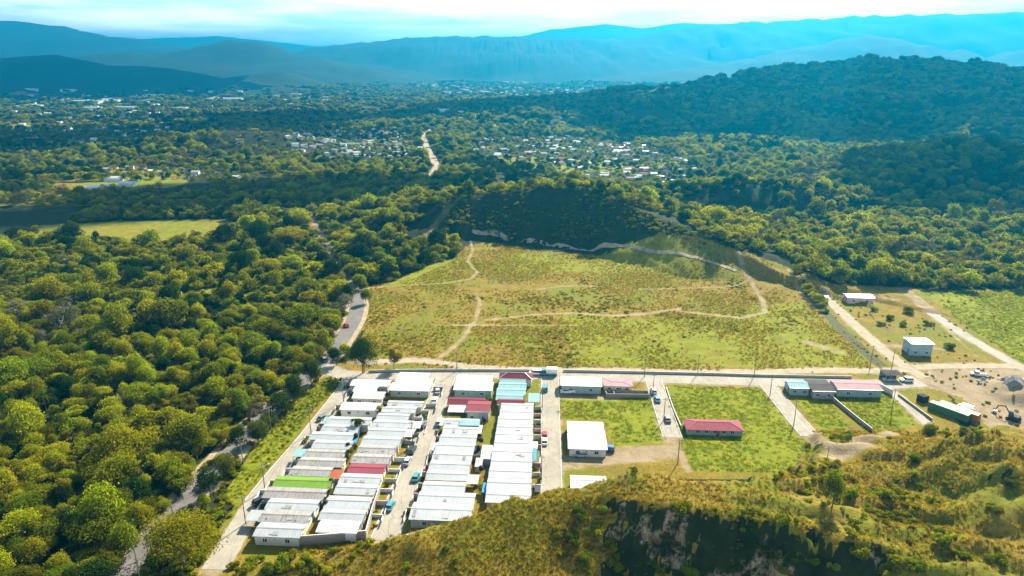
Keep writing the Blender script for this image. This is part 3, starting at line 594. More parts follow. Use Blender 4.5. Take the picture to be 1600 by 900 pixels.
def bare_face(x, y, z):   # steep camera-side faces carry few trees
    e = 3.0; s = (hfun(x, y+e)-hfun(x, y-e))/(2*e); return s > .45
# near and middle woods
x, y = jitter_grid(-330, 520, 90, 560, 3.5); z = hfun(x, y); v, px, py = in_view(x, y, z)
far_west = pl_dist(x, y, gl(HIGHWAY)) ; hw = np.array(gl(HIGHWAY)); west = x < np.interp(y, hw[:, 1], hw[:, 0])
fg = (y < np.interp(x, fhp[:, 0], fhp[:, 1]+fhp[:, 3]+fhp[:, 4])+4) & ~west
bf = bare_face(x, y, z)
ok = v & ~open_ground(x, y) & road_clear(x, y) & ~fg & ~(~west & (y < 330) & (x < 60)) & (~bf | (RNG.random(len(x)) < .12))
ok &= ~((y < 372) & (x > 60) & (px < 1240))
ok &= ~((px > 720) & (px < 1110) & (py > 300) & (py < 400) & (hfun(x, y+6) > z+1.2) & (RNG.random(len(x)) < .97))
dens_n = fbm(x*.03, y*.03, 40, 3); ok &= RNG.random(len(x)) < np.clip(.86+dens_n*1.0, .4, 1)
x, y, z, px, py = x[ok], y[ok], z[ok], px[ok], py[ok]; west = west[ok]
kn = fbm(x*.02, y*.02, 60, 3)+RNG.normal(0, .16, len(x))
kind = np.digitize(kn, [-.25, -.17, -.07, -.01, .12, .22, .31])       # 0..7
KMAP = np.array([2, 1, 6, 1, 6, 0, 4, 5]); kk = KMAP[kind]
kk = np.where(RNG.random(len(x)) < .10, 3, kk); small = RNG.random(len(x)) < .38; kk = np.where(small, RNG.choice([7, 8, 8], len(x)), kk)
rad = np.where(small, RNG.uniform(1.2, 2.4, len(x)), RNG.uniform(2.3, 4.4, len(x))); rad = np.where(~small & (RNG.random(len(x)) < .06), rad*1.7, rad)
rad = np.where(kk == 3, rad*.8, rad)
show = rad/np.hypot(y, H); order = np.argsort(-show*((px > -10) & (px < 1610) & (py < 930) & ~small))
single = np.zeros(len(x), bool); single[order[:270]] = True
NAMES = {0: ('rain_tree', 'wide flat-crowned bright green tree in the dense woodland'), 1: ('broadleaf_tree', 'round mid-green broadleaf tree in the dense woodland'), 2: ('dense_dark_tree', 'dark green dense-crowned tree in the dense woodland'), 3: ('tall_tree', 'tall narrow green tree rising from the dense woodland'), 4: ('yellowish_tree', 'yellowish open-crowned tree in the dense woodland'), 5: ('dry_grey_tree', 'dry greyish thin-leaved tree in the dense woodland'), 6: ('bushy_tree', 'bushy yellow-green round tree in the dense woodland')}
def place(a, b):
    if a > 1000: return 'in the woodland at right'
    if a > 560: return 'near the meadow hill'
    row = 'at the bottom of the woodland' if b > 800 else 'in the lower woodland' if b > 700 else 'in the middle of the woodland' if b > 600 else 'in the upper woodland' if b > 500 else 'below the pale pasture'
    return row+(' by the left edge' if a < 130 else ' left of centre' if a < 260 else ' near the highway' if a > 380 else ' towards the highway')
for i in np.nonzero(single)[0]:
    nm, lb = NAMES[int(kk[i])]; lb = lb.replace('in the dense woodland', '%s').replace('rising from the dense woodland', '%s') % place(px[i], py[i]); tree(nm, nm, (x[i], y[i], z[i]), float(rad[i]), random.uniform(.75, 1.3), lb, 'trees of the dense woodland', int(RNG.integers(2)))
r_ = ~single & (y < 300); scatter('woodland', 'near_tree', x[r_], y[r_], rad[r_], kk[r_]*2+RNG.integers(0, 2, r_.sum()), 'dense green woodland left of the highway', 'woodland', .05)
r_ = ~single & (y >= 300); scatter('woodland_beyond_the_meadow', 'mid_tree', x[r_], y[r_], rad[r_], kk[r_]*2+RNG.integers(0, 2, r_.sum()), 'dense woodland spreading behind and beside the meadow', 'woodland', .05)
TOWN = [([(0, 205), (0, 255), (330, 225), (330, 175), (150, 150), (0, 165)], 420), ([(320, 240), (620, 262), (660, 235), (620, 205), (480, 205), (440, 215), (430, 240), (330, 233)], 230), ([(715, 226), (760, 255), (940, 288), (1060, 290), (1110, 265), (1000, 232), (900, 215), (760, 214)], 140), ([(0, 135), (220, 135), (480, 150), (640, 160), (640, 180), (330, 180), (0, 160)], 260), ([(650, 135), (1000, 138), (1100, 150), (960, 158), (700, 150)], 200), ([(680, 180), (740, 182), (740, 200), (680, 200)], 40), ([(20, 262), (330, 262), (480, 292), (180, 280)], 22)]
TOWN_W = [([G(*p)[:2] for p in P], n) for P, n in TOWN]
def in_town(x, y):
    o = np.zeros(len(x), bool)
    for P, n in TOWN_W: o |= in_poly(x, y, P)
    return o
ftr = [onto(*p)[:2] for p in [(672, 280), (682, 266), (678, 250), (668, 234), (661, 216), (668, 205), (682, 198)]]
x, y = jitter_grid(-1200, 1300, 555, 1250, 8.2); z = hfun(x, y); v, px, py = in_view(x, y, z); ok = v & ~open_ground(x, y) & (pl_dist(x, y, ftr) > 8)
ok &= RNG.random(len(x)) < np.where(in_town(x, y), .55, np.clip(.85+fbm(x*.012, y*.012, 41, 3)*1.6, .25, 1)); x, y, z = x[ok], y[ok], z[ok]
kn = fbm(x*.01, y*.01, 61, 3)+RNG.normal(0, .15, len(x)); kk = KMAP[np.digitize(kn, [-.2, -.08, 0, .1, .18, .27, .36])]
scatter('far_woodland', 'mid_tree', x, y, RNG.uniform(3.4, 6.2, len(x))*np.where(in_town(x, y), .6, 1), kk*2+RNG.integers(0, 2, len(x)), 'far woodland of the valley behind the meadow hill', 'woodland', .05)
def groves(name, y0, y1, st, sc, lab):
    wdt = y1*.85; x, y = jitter_grid(-wdt, wdt, y0, y1, st); z = hfun(x, y); v, px, py = in_view(x, y, z, 20)
    ok = v & (pl_dist(x, y, ftr) > 14) & ((z < 22) | (y < 2000)); ok &= RNG.random(len(x)) < np.where(in_town(x, y), .22, np.clip(.8+fbm(x*.004, y*.006, 42, 4)*2, .12, 1)); x, y, z = x[ok], y[ok], z[ok]
    scatter(name, 'grove', x, y, RNG.uniform(.75, 1.3, len(x))*sc, RNG.integers(0, 6, len(x)), lab, 'woodland', .1)
groves('valley_groves', 1250, 2300, 17, 5.2, 'groves of trees spread over the distant valley floor')
groves('distant_groves', 2300, 4600, 32, 6.5, 'hazy groves on the farthest part of the valley')
# ------------------------------------------------------------------ meadow weeds and grasses
def cover(name, stock, poly, st, s0, s1, keep, picks, lab, cat, zs=None, seed=70, bias=0.0, msl=1.05, amp=2.6):
    P = np.array(poly); x, y = jitter_grid(P[:, 0].min(), P[:, 0].max(), P[:, 1].min(), P[:, 1].max(), st); ok = in_poly(x, y, poly) & road_clear(x, y, -.3+.5*fbm(x*.2, y*.2, 77, 3))
    for Q, wd in PATHS_W: ok &= pl_dist(x, y, Q) > wd*.75
    ok &= RNG.random(len(x)) < np.clip(keep+fbm(x*.05, y*.05, seed, 4)*amp+bias, 0, 1); x, y = x[ok], y[ok]
    z = hfun(x, y); v, px, py = in_view(x, y, z); st_ = np.hypot(hfun(x+.8, y)-hfun(x-.8, y), hfun(x, y+.8)-hfun(x, y-.8))/1.6; v &= (st_ < msl) | (RNG.random(len(x)) < .05); x, y, z = x[v], y[v], z[v]
    scatter(name, stock, x, y, RNG.uniform(s0, s1, len(x)), RNG.choice(picks, len(x)), lab, cat, z=z, zs=zs); return len(x)
cover('meadow_weeds', 'weed', MEADOW, 1.5, .25, 1.1, -.28, [0, 0, 1, 1, 1, 3], 'low weeds and bushes mottling the wide meadow', 'weeds', .4, amp=4.2)
cover('meadow_grass', 'dry_tuft', MEADOW, 1.15, .6, 1.3, .6, [0, 1, 2, 3, 4, 4], 'dry yellow grass of the wide meadow', 'grass', 1.0, 71)
for k, P in enumerate(LUSH[:5]): cover('lot_grass', 'green_tuft', P, 1.15, .7, 1.4, .75, [0, 1, 2, 3, 4], ['short green grass of the lot beside the right street', 'short green grass of the lot around the pink-roofed building', 'short green grass of the lot left of the dark hedge', 'short green grass of the lot right of the dark hedge', 'bright green grass beyond the far lane at right'][k], 'grass', .8, 72+k)
cover('verge_weeds', 'weed', LUSH[5], 1.3, .25, .7, .3, [0, 1, 1, 3], 'green weeds on the verge beside the left street', 'weeds', .7, 79)
cover('verge_grass', 'green_tuft', LUSH[5], .9, .6, 1.1, .8, [0, 1, 2, 3, 4], 'bright grass on the verge beside the left street', 'grass', .9, 84)
V2 = gl([(470, 612), (500, 590), (400, 700), (350, 770), (300, 850), (270, 905), (205, 905), (260, 838), (315, 772), (380, 700)])
cover('roadside_scrub', 'weed', V2, 1.25, .5, 1.3, .62, [0, 0, 1, 2], 'rough scrub between the wooded highway and the left street', 'scrub', .9, 86)
V3 = gl([(370, 790), (335, 850), (300, 905), (250, 905), (300, 840), (350, 772)])
cover('corner_scrub', 'weed', V3, 1.2, .5, 1.4, .7, [0, 1, 1, 3], 'green scrub left of the near end of the left street', 'scrub', .9, 87)
cover('field_weeds', 'weed', LOTS_R, 3.2, .4, .9, .18, [1, 1, 2, 3], 'scattered weeds over the lots at right', 'weeds', .7, 80)
# shrubs on the shaded hill face
hf = [G(690, 352, 6)[:2], G(760, 372, 1)[:2], G(1000, 396, 1)[:2], G(1180, 425, 1)[:2], G(1090, 372, 14)[:2], G(1000, 327, 25)[:2], G(930, 294, 33)[:2], G(885, 289, 34)[:2], G(800, 298, 28)[:2], G(720, 308, 22)[:2]]
cover('hill_scrub', 'weed', hf, 2.2, .8, 2.0, .4, [0, 0, 1, 2], 'low scrub over the shaded face of the meadow hill', 'scrub', .8, 85, msl=3.0)
# foreground hill
fgp = [(a, b+c+d+1) for a, b, c, d in zip(fhp[:, 0], fhp[:, 1], fhp[:, 3], fhp[:, 4])][2:]; fgp = fgp+[(fgp[-1][0], 90), (fgp[0][0], 90)]
cover('hill_grass', 'dry_tuft', fgp, .75, .5, 1.05, .8, [0, 1, 2, 3, 0, 1, 2, 3, 0, 1, 4], 'dry golden grass on the foreground hill', 'grass', 1.0, 81)
cover('hill_bushes', 'weed', fgp, 1.8, .4, 1.5, -.02, [0, 1, 1, 3, 2], 'low green bushes over the foreground hill', 'bushes', .8, 82, amp=3.6)
cf = [G(965, 770, 9)[:2], G(1400, 842, 6)[:2], (G(1420, 860, 4)[0], 100), (G(965, 780, 9)[0], 100)]
cover('cliff_scrub', 'weed', cf, 1.5, .4, 1.3, .1, [0, 0, 0, 1], 'dark scrub clinging to the shaded cliff', 'scrub', .9, 88, msl=9.0, amp=2.5)
# ------------------------------------------------------------------ houses
ORD = ['first', 'second', 'third', 'fourth', 'fifth', 'sixth', 'seventh', 'eighth', 'ninth', 'tenth', 'eleventh', 'twelfth', 'thirteenth', 'fourteenth', 'fifteenth', 'sixteenth', 'seventeenth']
def slope_mesh(x0, x1, ya, za, yb, zb, rib=.55, th=.06):
    """ribbed roofing sheet from the ridge line (ya, za) to the eave (yb, zb)"""
    mb = MB(); n = max(4, int((x1-x0)/rib)); prof = []
    for i in range(n+1):
        x = x0+(x1-x0)*i/n
        if i: prof += [(x-.10, 0), (x-.06, .055), (x-.005, .055)]
        else: prof += [(x, 0)]
        if i < n: prof += [(x+.03, 0)] if i else []
    v, f = [], []
    for (x, dz) in prof: v += [(x, ya, za+dz), (x, yb, zb+dz)]
    for i in range(len(prof)-1):
        q = (2*i, 2*i+1, 2*i+3, 2*i+2); f.append(q if yb < ya else q[::-1])
    b = len(v); v += [(x0, ya, za-th), (x0, yb, zb-th), (x1, yb, zb-th), (x1, ya, za-th)]; f += [(b, b+3, b+2, b+1) if yb < ya else (b+1, b+2, b+3, b)]
    e = 2*(len(prof)-1); f += [(0, b, b+1, 1), (e, e+1, b+2, b+3), (1, b+1, b+2, e+1)]
    mb.add(v, f); return mb
def opening(parent, kind, side, u, z0, wd, hh, hx, hy):
    """a window or door set into the end (side -x/+x) or the near wall (side -y)"""
    def bx(mb, e0, e1, a, b, c, d):
        if side == '-x': mb.box(-hx-e1, -hx-e0, a, b, c, d)
        elif side == '+x': mb.box(hx+e0, hx+e1, a, b, c, d)
        elif side == '+y': mb.box(a, b, hy+e0, hy+e1, c, d)
        else: mb.box(a, b, -hy-e1, -hy-e0, c, d)
    mb = MB(); bx(mb, .004, .03, u-wd/2, u+wd/2, z0, z0+hh)
    if kind == 'window':
        o = mb.build('window', M['glass'], parent); fr = MB(); t = .09
        for a, b, c, d in ((u-wd/2-t, u+wd/2+t, z0-t, z0), (u-wd/2-t, u+wd/2+t, z0+hh, z0+hh+t), (u-wd/2-t, u-wd/2, z0, z0+hh), (u+wd/2, u+wd/2+t, z0, z0+hh), (u-.03, u+.03, z0, z0+hh)): bx(fr, .006, .09, a, b, c, d)
        fr.build('frame', M['frame'], o)
    else:
        o = mb.build('door', M['door'], parent); k = MB(); bx(k, .03, .09, u+wd*.32, u+wd*.40, z0+.95, z0+1.05); k.build('handle', M['metal'], o)
    return o
def house(xl, xr, yr, depth, roofm, label, front='-x', wallm='wall_cream', near_windows=False, wh=2.65, pitch=.19, name='row_house', cat='house', group=None, shift=0.0, awning=None, off=.5, base_z=0.0, far_frac=.5, porch=None):
    zr = wh+depth*.5*pitch+base_z
    a, b = to_st(G(xl, yr, zr)), to_st(G(xr, yr, zr)); t = (a[1]+b[1])/2; s0, s1 = a[0], b[0]
    hx, hy = (s1-s0)/2, depth/2
    p = from_st((s0+s1)/2, t+shift, base_z); o = empty(name, p, -SA, label, cat, group)
    yrg = depth*(far_frac-.5)*0
    wy = hy-off*.0-.06; wx = hx-.45
    mb = MB(); e = wh+hy*pitch-.14
    mb.add([(-wx, -wy, -.1), (wx, -wy, -.1), (wx, wy, -.1), (-wx, wy, -.1), (-wx, -wy, wh-.12), (wx, -wy, wh-.12), (wx, wy, wh-.12), (-wx, wy, wh-.12), (-wx, 0, e), (wx, 0, e)],
           [(0, 1, 5, 4), (2, 3, 7, 6), (1, 2, 6, 9, 5), (3, 0, 4, 8, 7), (4, 5, 9, 8), (6, 7, 8, 9)])
    wl = mb.build('wall', M[wallm], o)
    rf = empty('roof', (0, 0, 0)); rf.parent = o
    zt = wh+hy*pitch; oh = .10
    slope_mesh(-hx, hx, 0, zt, -hy-oh, wh-oh*pitch).build('roof_slope', M[roofm], rf); slope_mesh(-hx, hx, 0, zt, hy-.02, wh).build('roof_slope', M[roofm], rf)
    MB().loft([[(x, -.28, zt+.0), (x, 0, zt+.10), (x, .28, zt+.0), (x, 0, zt+.03)] for x in (-hx-.03, hx+.03)]).build('ridge_cap', M[roofm], rf)
    MB().box(-hx, hx, -hy-oh-.10, -hy-oh-.005, wh-.16, wh+.02).build('gutter', M['metal'], rf)
    rr = random.Random(int(xl*7+yr*3))
    for k in range(rr.choice([0, 0, 1, 2, 3]) if name == 'row_house' and roofm[:4] == 'zinc' else 0):
        a0 = rr.uniform(-hx+.3, hx-2.2); w0 = rr.choice([.8, .8, 1.6]); d0, d1 = sorted((rr.uniform(.25, hy*.5), rr.uniform(hy*.6, hy-.1)))
        slope_mesh(a0, a0+w0, -d0, zt-d0*pitch+.075, -d1, zt-d1*pitch+.075, .4, .02).build('patch_sheet', M[rr.choice(['zinc_old', 'zinc_old', 'zinc'])], rf)
    if front: 
        opening(o, 'door', front, -depth*.18, 0, .95, 2.05, wx, wy); opening(o, 'window', front, depth*.2, .95, 1.2, 1.0, wx, wy)
        back = '+x' if front == '-x' else '-x'; opening(o, 'window', back, 0, 1.1, .9, .8, wx, wy)
    if near_windows:
        for u in (-.5, .45): opening(o, 'window', '-y', u*hx, .95, 1.1, 1.0, wx, wy)
        opening(o, 'window', '-y', -.05*hx, 1.6, .5, .4, wx, wy)
    if awning:
        sgn = -1 if front == '-x' else 1; aw, mt = awning
        x0, x1 = (-hx-aw, -hx+.05) if sgn < 0 else (hx-.05, hx+aw)
        an = slope_mesh(x0, x1, hy*.8, wh+.05, -hy*.8, wh-.35).build('awning', M[mt], o); pm = MB()
        xe = x0+.15 if sgn < 0 else x1-.15
        for yy_ in (-hy*.75, hy*.7): pm.tube([(xe, yy_, -.05), (xe, yy_, wh-.3)], .06, 6)
        pm.build('post', M['metal'], an)
    return o
# columns: (x left, x right, ridge y) in photo pixels, far to near
COLS = {
 'A': (('leftmost', '-x'), [(549, 610, 596), (553, 590, 606), (552, 601, 615), (533, 594, 632.5), (511, 580, 655), (503, 562, 667), (485, 554, 679), (489, 550, 692), (477, 539, 706), (466, 539, 719.5), (454, 519, 733.6), (429, 520, 750.5), (413, 510, 768), (417, 498, 785.6), (408, 486, 804), (400, 475, 825)]),
 'B': (('second from left', '+x'), [(623, 672, 584.5), (618, 677, 593), (610, 674, 602), (605, 662, 629), (597, 651, 638), (589, 640, 649), (582, 646, 660), (575, 634, 672.6), (566, 627, 686), (559, 619, 700), (550, 611, 714), (544, 602, 730), (531, 596, 745.5), (524, 589, 761.5), (509, 580, 782), (500, 571, 801.5), (497, 562, 820)]),
 'C': (('third from left', '-x'), [(695, 749, 657.5), (692, 748, 669.6), (687, 745, 683), (681, 742, 696), (676, 739, 710), (671, 735, 725), (666, 732, 740), (660, 728, 758), (653, 743, 775), (642, 738, 795.5)]),
 'D': (('rightmost', '+x'), [(783, 834, 632.5), (781, 833.5, 643.3), (778, 833, 654.5), (776, 833, 667), (774, 833, 679), (772, 832.5, 692), (769, 832, 705.6), (767, 831.5, 720.5), (764, 831, 736), (761, 830.5, 754), (759, 830, 773)]),
}
SPECIAL = {('A', 0): ('white_roof', 'white roofed'), ('A', 11): ('green_roof', 'green roofed'), ('B', 11): ('pink_roof', 'faded red roofed'), ('B', 16): ('white_roof', 'bright white roofed')}
OLD = {('A', 9), ('A', 10), ('A', 12), ('A', 14), ('B', 9), ('B', 10), ('A', 8)}
WHITE = {('A', 1), ('A', 2), ('A', 3), ('B', 0), ('B', 1), ('B', 2)}
HOUSES = {}
for cname, ((cpos, front), rows) in COLS.items():
    n = len(rows); T = [to_st(G((a+b)/2, c, 3.2))[1] for a, b, c in rows]
    for i, (a, b, c) in enumerate(rows):
        gaps = [abs(T[i]-T[j]) for j in (i-1, i+1) if 0 <= j < n]; dep = min(gaps+[6.6])-.02
        if cname == 'A' and i in (2, 3): dep = 5.2
        if cname == 'B' and i in (2, ): dep = 6.0
        if (cname, i) == ('C', 9): dep = 7.0
        k = (cname, i); rm, rn = SPECIAL.get(k, ('zinc_old', 'weathered grey roofed') if k in OLD else ('white_roof', 'white roofed') if k in WHITE else ('zinc', 'pale zinc roofed'))
        lab = '%s row house, %s from the far end of the %s row' % (rn, ORD[i], cpos)
        nw = k in {('A', 2), ('A', 3), ('A', 15), ('D', 10), ('B', 2), ('C', 9)}
        aw = {('A', 8): (3.4, 'aqua_roof'), ('A', 14): (3.6, 'zinc'), ('B', 6): (2.5, 'white_roof'), ('B', 7): (2.5, 'white_roof'), ('A', 4): (1.4, 'aqua_roof'), ('C', 3): (1.3, 'zinc'), ('C', 0): (1.6, 'white_roof'), ('D', 5): (1.5, 'zinc')}.get(k)
        HOUSES[k] = house(a, b, c, dep, rm, lab, front, ['wall_cream', 'wall_white', 'wall_cream', 'wall_grey', 'wall_white'][(i*3+len(cname)+n) % 5] if k != ('B', 2) else 'wall_green', nw, group='row houses of the housing estate', awning=aw)
# lean-to extensions behind and beside some houses
def lean_to(px0, px1, py0, py1, z, mat, label, wallm='wall_grey', name='lean_to', cat='shed', drop=.35, posts=True):
    a, b = to_st(G(px0, py0, z)), to_st(G(px1, py1, z)); s0, s1, t0, t1 = min(a[0], b[0]), max(a[0], b[0]), min(a[1], b[1]), max(a[1], b[1])
    o = empty(name, from_st((s0+s1)/2, (t0+t1)/2), -SA, label, cat); hx, hy = (s1-s0)/2, (t1-t0)/2
    slope_mesh(-hx, hx, hy, z, -hy, z-drop).build('roof', M[mat], o)
    if posts:
        for q in (-1, 1):
            for r_ in (-1, 1): MB().tube([(q*(hx-.12), r_*(hy-.12), -.05), (q*(hx-.12), r_*(hy-.12), z-drop*.5-.15 + r_*drop*.4)], .06, 6).build('post', M['metal'], o)
    else: MB().add([(-hx+.2, -hy+.2, -.1), (hx-.2, -hy+.2, -.1), (hx-.2, hy-.2, -.1), (-hx+.2, hy-.2, -.1), (-hx+.2, -hy+.2, z-drop-.08), (hx-.2, -hy+.2, z-drop-.08), (hx-.2, hy-.2, z-.12), (-hx+.2, hy-.2, z-.12)], [(0, 1, 5, 4), (1, 2, 6, 5), (2, 3, 7, 6), (3, 0, 4, 7), (4, 5, 6, 7)]).build('wall', M[wallm], o)
    return o
lean_to(516, 530, 731, 747, 2.3, 'brown_roof', 'rusty brown lean-to roof between the two left rows', posts=False)
lean_to(740, 754, 696, 711, 2.2, 'dark_roof', 'grey flat lean-to between the third and rightmost rows', posts=False)
lean_to(728, 747, 741, 755, 2.3, 'zinc', 'pale zinc lean-to behind the third row')
lean_to(754, 774, 695, 716, 2.5, 'white_roof', 'white lean-to joined to the back of the rightmost row', posts=False)
lean_to(745, 752, 664, 676, 2.2, 'white_roof', 'small white lean-to behind the far end of the third row')
lean_to(744, 753, 715, 728, 2.2, 'wall_grey', 'small grey shed roof in the back yards of the third row', posts=False)
lean_to(548, 556, 680, 690, 2.4, 'blue_tarp', 'blue tarpaulin shelter between the two left rows')
lean_to(755, 760, 754, 768, 2.2, 'blue_tarp', 'blue tarpaulin shelter behind the rightmost row')
lean_to(719, 749, 656, 664, 3.4, 'aqua_roof', 'turquoise roofed lean-to at the head of the third row', posts=False)
lean_to(833, 838, 700, 719, 2.4, 'blue_tarp', 'blue awning in front of the rightmost row')
lean_to(826, 843, 614, 627, 2.6, 'aqua_roof', 'small turquoise carport roof beside the right street')
lean_to(702, 729, 633, 643, 3.0, 'white_roof', 'white carport roof before the pink roofed house')
# far end buildings of the middle block
house(713, 770, 590, 7.0, 'white_roof', 'wide white roofed house at the far end of the third row, behind', '-x', 'wall_green', name='house', wh=2.9)
house(710, 771, 600, 7.0, 'white_roof', 'wide white roofed house at the far end of the third row, in front', '-x', 'wall_green', True, name='house', wh=2.9)
house(730, 767, 632, 7.5, 'pink_roof', 'house with a dusty pink roof above a green wall in the third row', '-x', 'wall_green', True, name='house', wh=3.6, pitch=.16)
house(700, 758, 624.5, 5.2, 'maroon_roof', 'low maroon roofed house behind the dusty pink roof', '-x', 'wall_teal', name='house')
for i, (a, b, c) in enumerate([(781, 822, 592.5), (779, 823, 600), (776, 822, 609), (775, 818, 618)]):
    house(a, b, c, 4.6, 'aqua_roof', 'pale turquoise roofed house, %s from the far end of the turquoise group' % ORD[i], '+x', 'wall_teal', name='house', pitch=.22, group='turquoise roofed houses')
house(777, 820, 626, 4.4, 'maroon_roof', 'maroon roofed house between turquoise roofs and white roofs', '+x', 'wall_white', name='house')
def hip_house(px0, px1, pf, pn, wh, ht, roofm, wallm, label, trim=None, name='house', windows=2):
    a, b = to_st(G(px0, pn, wh)), to_st(G(px1, pf, wh)); s0, s1, t0, t1 = a[0], to_st(G(px1, pn, wh))[0], a[1], b[1]
    hx, hy = (s1-s0)/2, (t1-t0)/2; o = empty(name, from_st((s0+s1)/2, (t0+t1)/2), -SA, label, 'house')
    MB().box(-hx+.4, hx-.4, -hy+.4, hy-.4, -.1, wh-.02).build('wall', M[wallm], o)
    rx = max(hx-hy, .4); mb = MB().add([(-hx, -hy, wh), (hx, -hy, wh), (hx, hy, wh), (-hx, hy, wh), (-rx, 0, wh+ht), (rx, 0, wh+ht), (-hx, -hy, wh-.1), (hx, -hy, wh-.1), (hx, hy, wh-.1), (-hx, hy, wh-.1)],
        [(0, 1, 5, 4), (1, 2, 5), (2, 3, 4, 5), (3, 0, 4), (6, 9, 8, 7), (0, 6, 7, 1), (1, 7, 8, 2), (2, 8, 9, 3), (3, 9, 6, 0)])
    rf = mb.build('roof', M[roofm], o)
    for p, q in (((-hx, -hy, wh), (-rx, 0, wh+ht)), ((hx, -hy, wh), (rx, 0, wh+ht)), ((hx, hy, wh), (rx, 0, wh+ht)), ((-hx, hy, wh), (-rx, 0, wh+ht)), ((-rx, 0, wh+ht), (rx, 0, wh+ht))):
        MB().tube([p, q], .11, 5).build('hip_cap', M[trim or roofm], rf)
    for k in range(windows): opening(o, 'window', '-y', -hx*.6+k*(1.2*hx/max(1, windows-1)), .95, 1.1, 1.0, hx-.4, hy-.4)
    opening(o, 'door', '-y', 0.1*hx, 0, .95, 2.05, hx-.4, hy-.4); return o
hip_house(779, 832, 582.5, 592, 3.0, 1.3, 'maroon_roof', 'wall_white', 'maroon hip roofed house on the front street corner', 'white_roof')
hip_house(1073, 1162, 657, 671.5, 2.1, 1.1, 'pink_roof', 'wall_green', 'long hip roofed building with faded red roof on the green lot', 'pale_pink_roof', windows=5)
# houses on the lots
for i, c in enumerate((663.5, 676, 690.5)):
    house(886+i*.6, 943+i*2.6, c, 6.1, 'white_roof', 'white roofed house on the lot beside the right street, %s' % ['farthest of three joined', 'middle of three joined', 'nearest of three joined'][i], '-x', 'wall_white', i == 2, name='house', group='three joined houses on the lot')
house(891, 948, 750, 6.0, 'zinc', 'zinc roofed house tucked behind the brown mound', '-x', 'wall_grey', name='house')
house(876, 940, 593, 7.5, 'white_roof', 'long white roofed shop house with red gable end on the front street', '-x', 'wall_teal', True, name='house', wh=3.0)
hip = hip_house(943, 989, 592, 603, 2.7, .15, 'pale_pink_roof', 'wall_cream', 'flat pale pink roofed house on the front street', windows=3)
house(1230, 1262, 597.5, 6.5, 'aqua_roof', 'pale green roofed house right of the open lot street', '-x', 'wall_teal', True, name='house', wh=2.9)
house(1263, 1298, 600, 9.5, 'dark_roof', 'dark grey roofed house between pale green and pinkish roofs', None, 'wall_grey', True, name='house', wh=3.0, pitch=.1)
house(1303, 1372, 599, 8.0, 'pale_pink_roof', 'long pinkish roofed building at right on the front street', '+x', 'wall_teal', True, name='house', wh=3.0, pitch=.12)
house(1321, 1363, 460, 6.5, 'white_roof', 'lone white roofed house with pale pink walls below the woodland', '-x', 'wall_pink', True, name='house', wh=3.2)
hh = house(1418, 1453, 531.5, 7.0, 'white_roof', 'two-storey pale blue house on the right lot', '-x', 'wall_teal', True, name='house', wh=5.2, pitch=.06)
# block walls under construction beside the pink slab house
def wall_run(name, pts, hgt, mat, label, th=.2, cat='wall', z0=None, group=None, cap=True):
    P = [G(*p)[:2] for p in pts]; mb = MB(); cp = MB(); o = empty(name, (*P[0], 0), 0, label, cat, group)
    for k, (a, b) in enumerate(zip(P[:-1], P[1:])):
        dx, dy = b[0]-a[0], b[1]-a[1]; l = math.hypot(dx, dy); ang = math.atan2(dy, dx)
        m1 = MB().box(0, l+th/2, -th/2, th/2, -.3, hgt); q = m1.build('panel', M[mat], o, (a[0]-P[0][0], a[1]-P[0][1], 0), ang)
        if cap: MB().box(0, l+th/2, -th/2-.04, th/2+.04, hgt+.003, hgt+.09).build('coping', M['paving_edge'], q)
    return o
wall_run('block_wall', [(945, 614), (1012, 616), (1014, 622), (948, 621), (945, 614)], 1.5, 'block', 'low unfinished block walls beside the pale pink roof', cap=False)
wall_run('block_wall', [(958, 615), (960, 621)], 1.5, 'block', 'short cross wall inside the unfinished block walls', cap=False)
wall_run('perimeter_wall', [(466, 852), (520, 848), (572, 843)], 2.6, 'block', 'brown block perimeter wall at the near end of the left rows')
wall_run('perimeter_wall', [(572, 843), (582, 805), (594, 770)], 2.2, 'block', 'block wall along the near end of the middle street')
wall_run('perimeter_wall', [(632, 845), (690, 829), (742, 812)], 1.6, 'block', 'brown block wall in front of the third row')
wall_run('boundary_wall', [(576, 582), (640, 580.5), (720, 580), (838, 580.5)], .9, 'wall_grey', 'long low dark boundary wall behind the front street, left part')
wall_run('boundary_wall', [(880, 581), (1000, 583.5), (1110, 586), (1190, 588.5), (1330, 591)], .9, 'wall_grey', 'long low dark boundary wall behind the front street, right part')
wall_run('lot_wall', [(1297, 622), (1318, 640), (1340, 658), (1362, 675)], 1.3, 'block', 'dark block wall dividing the two right lots')
wall_run('lot_wall', [(1041, 607), (1052, 640), (1066, 672)], .5, 'wall_grey', 'low wall edging the lot right of the short street')
wall_run('lot_wall', [(1403, 618), (1430, 638), (1456, 657)], .8, 'block', 'low wall edging the narrow lane by the containers')
wall_run('lot_wall', [(1372, 607), (1394, 618)], 2.0, 'wall_white', 'white wall closing the pinkish roofed building')
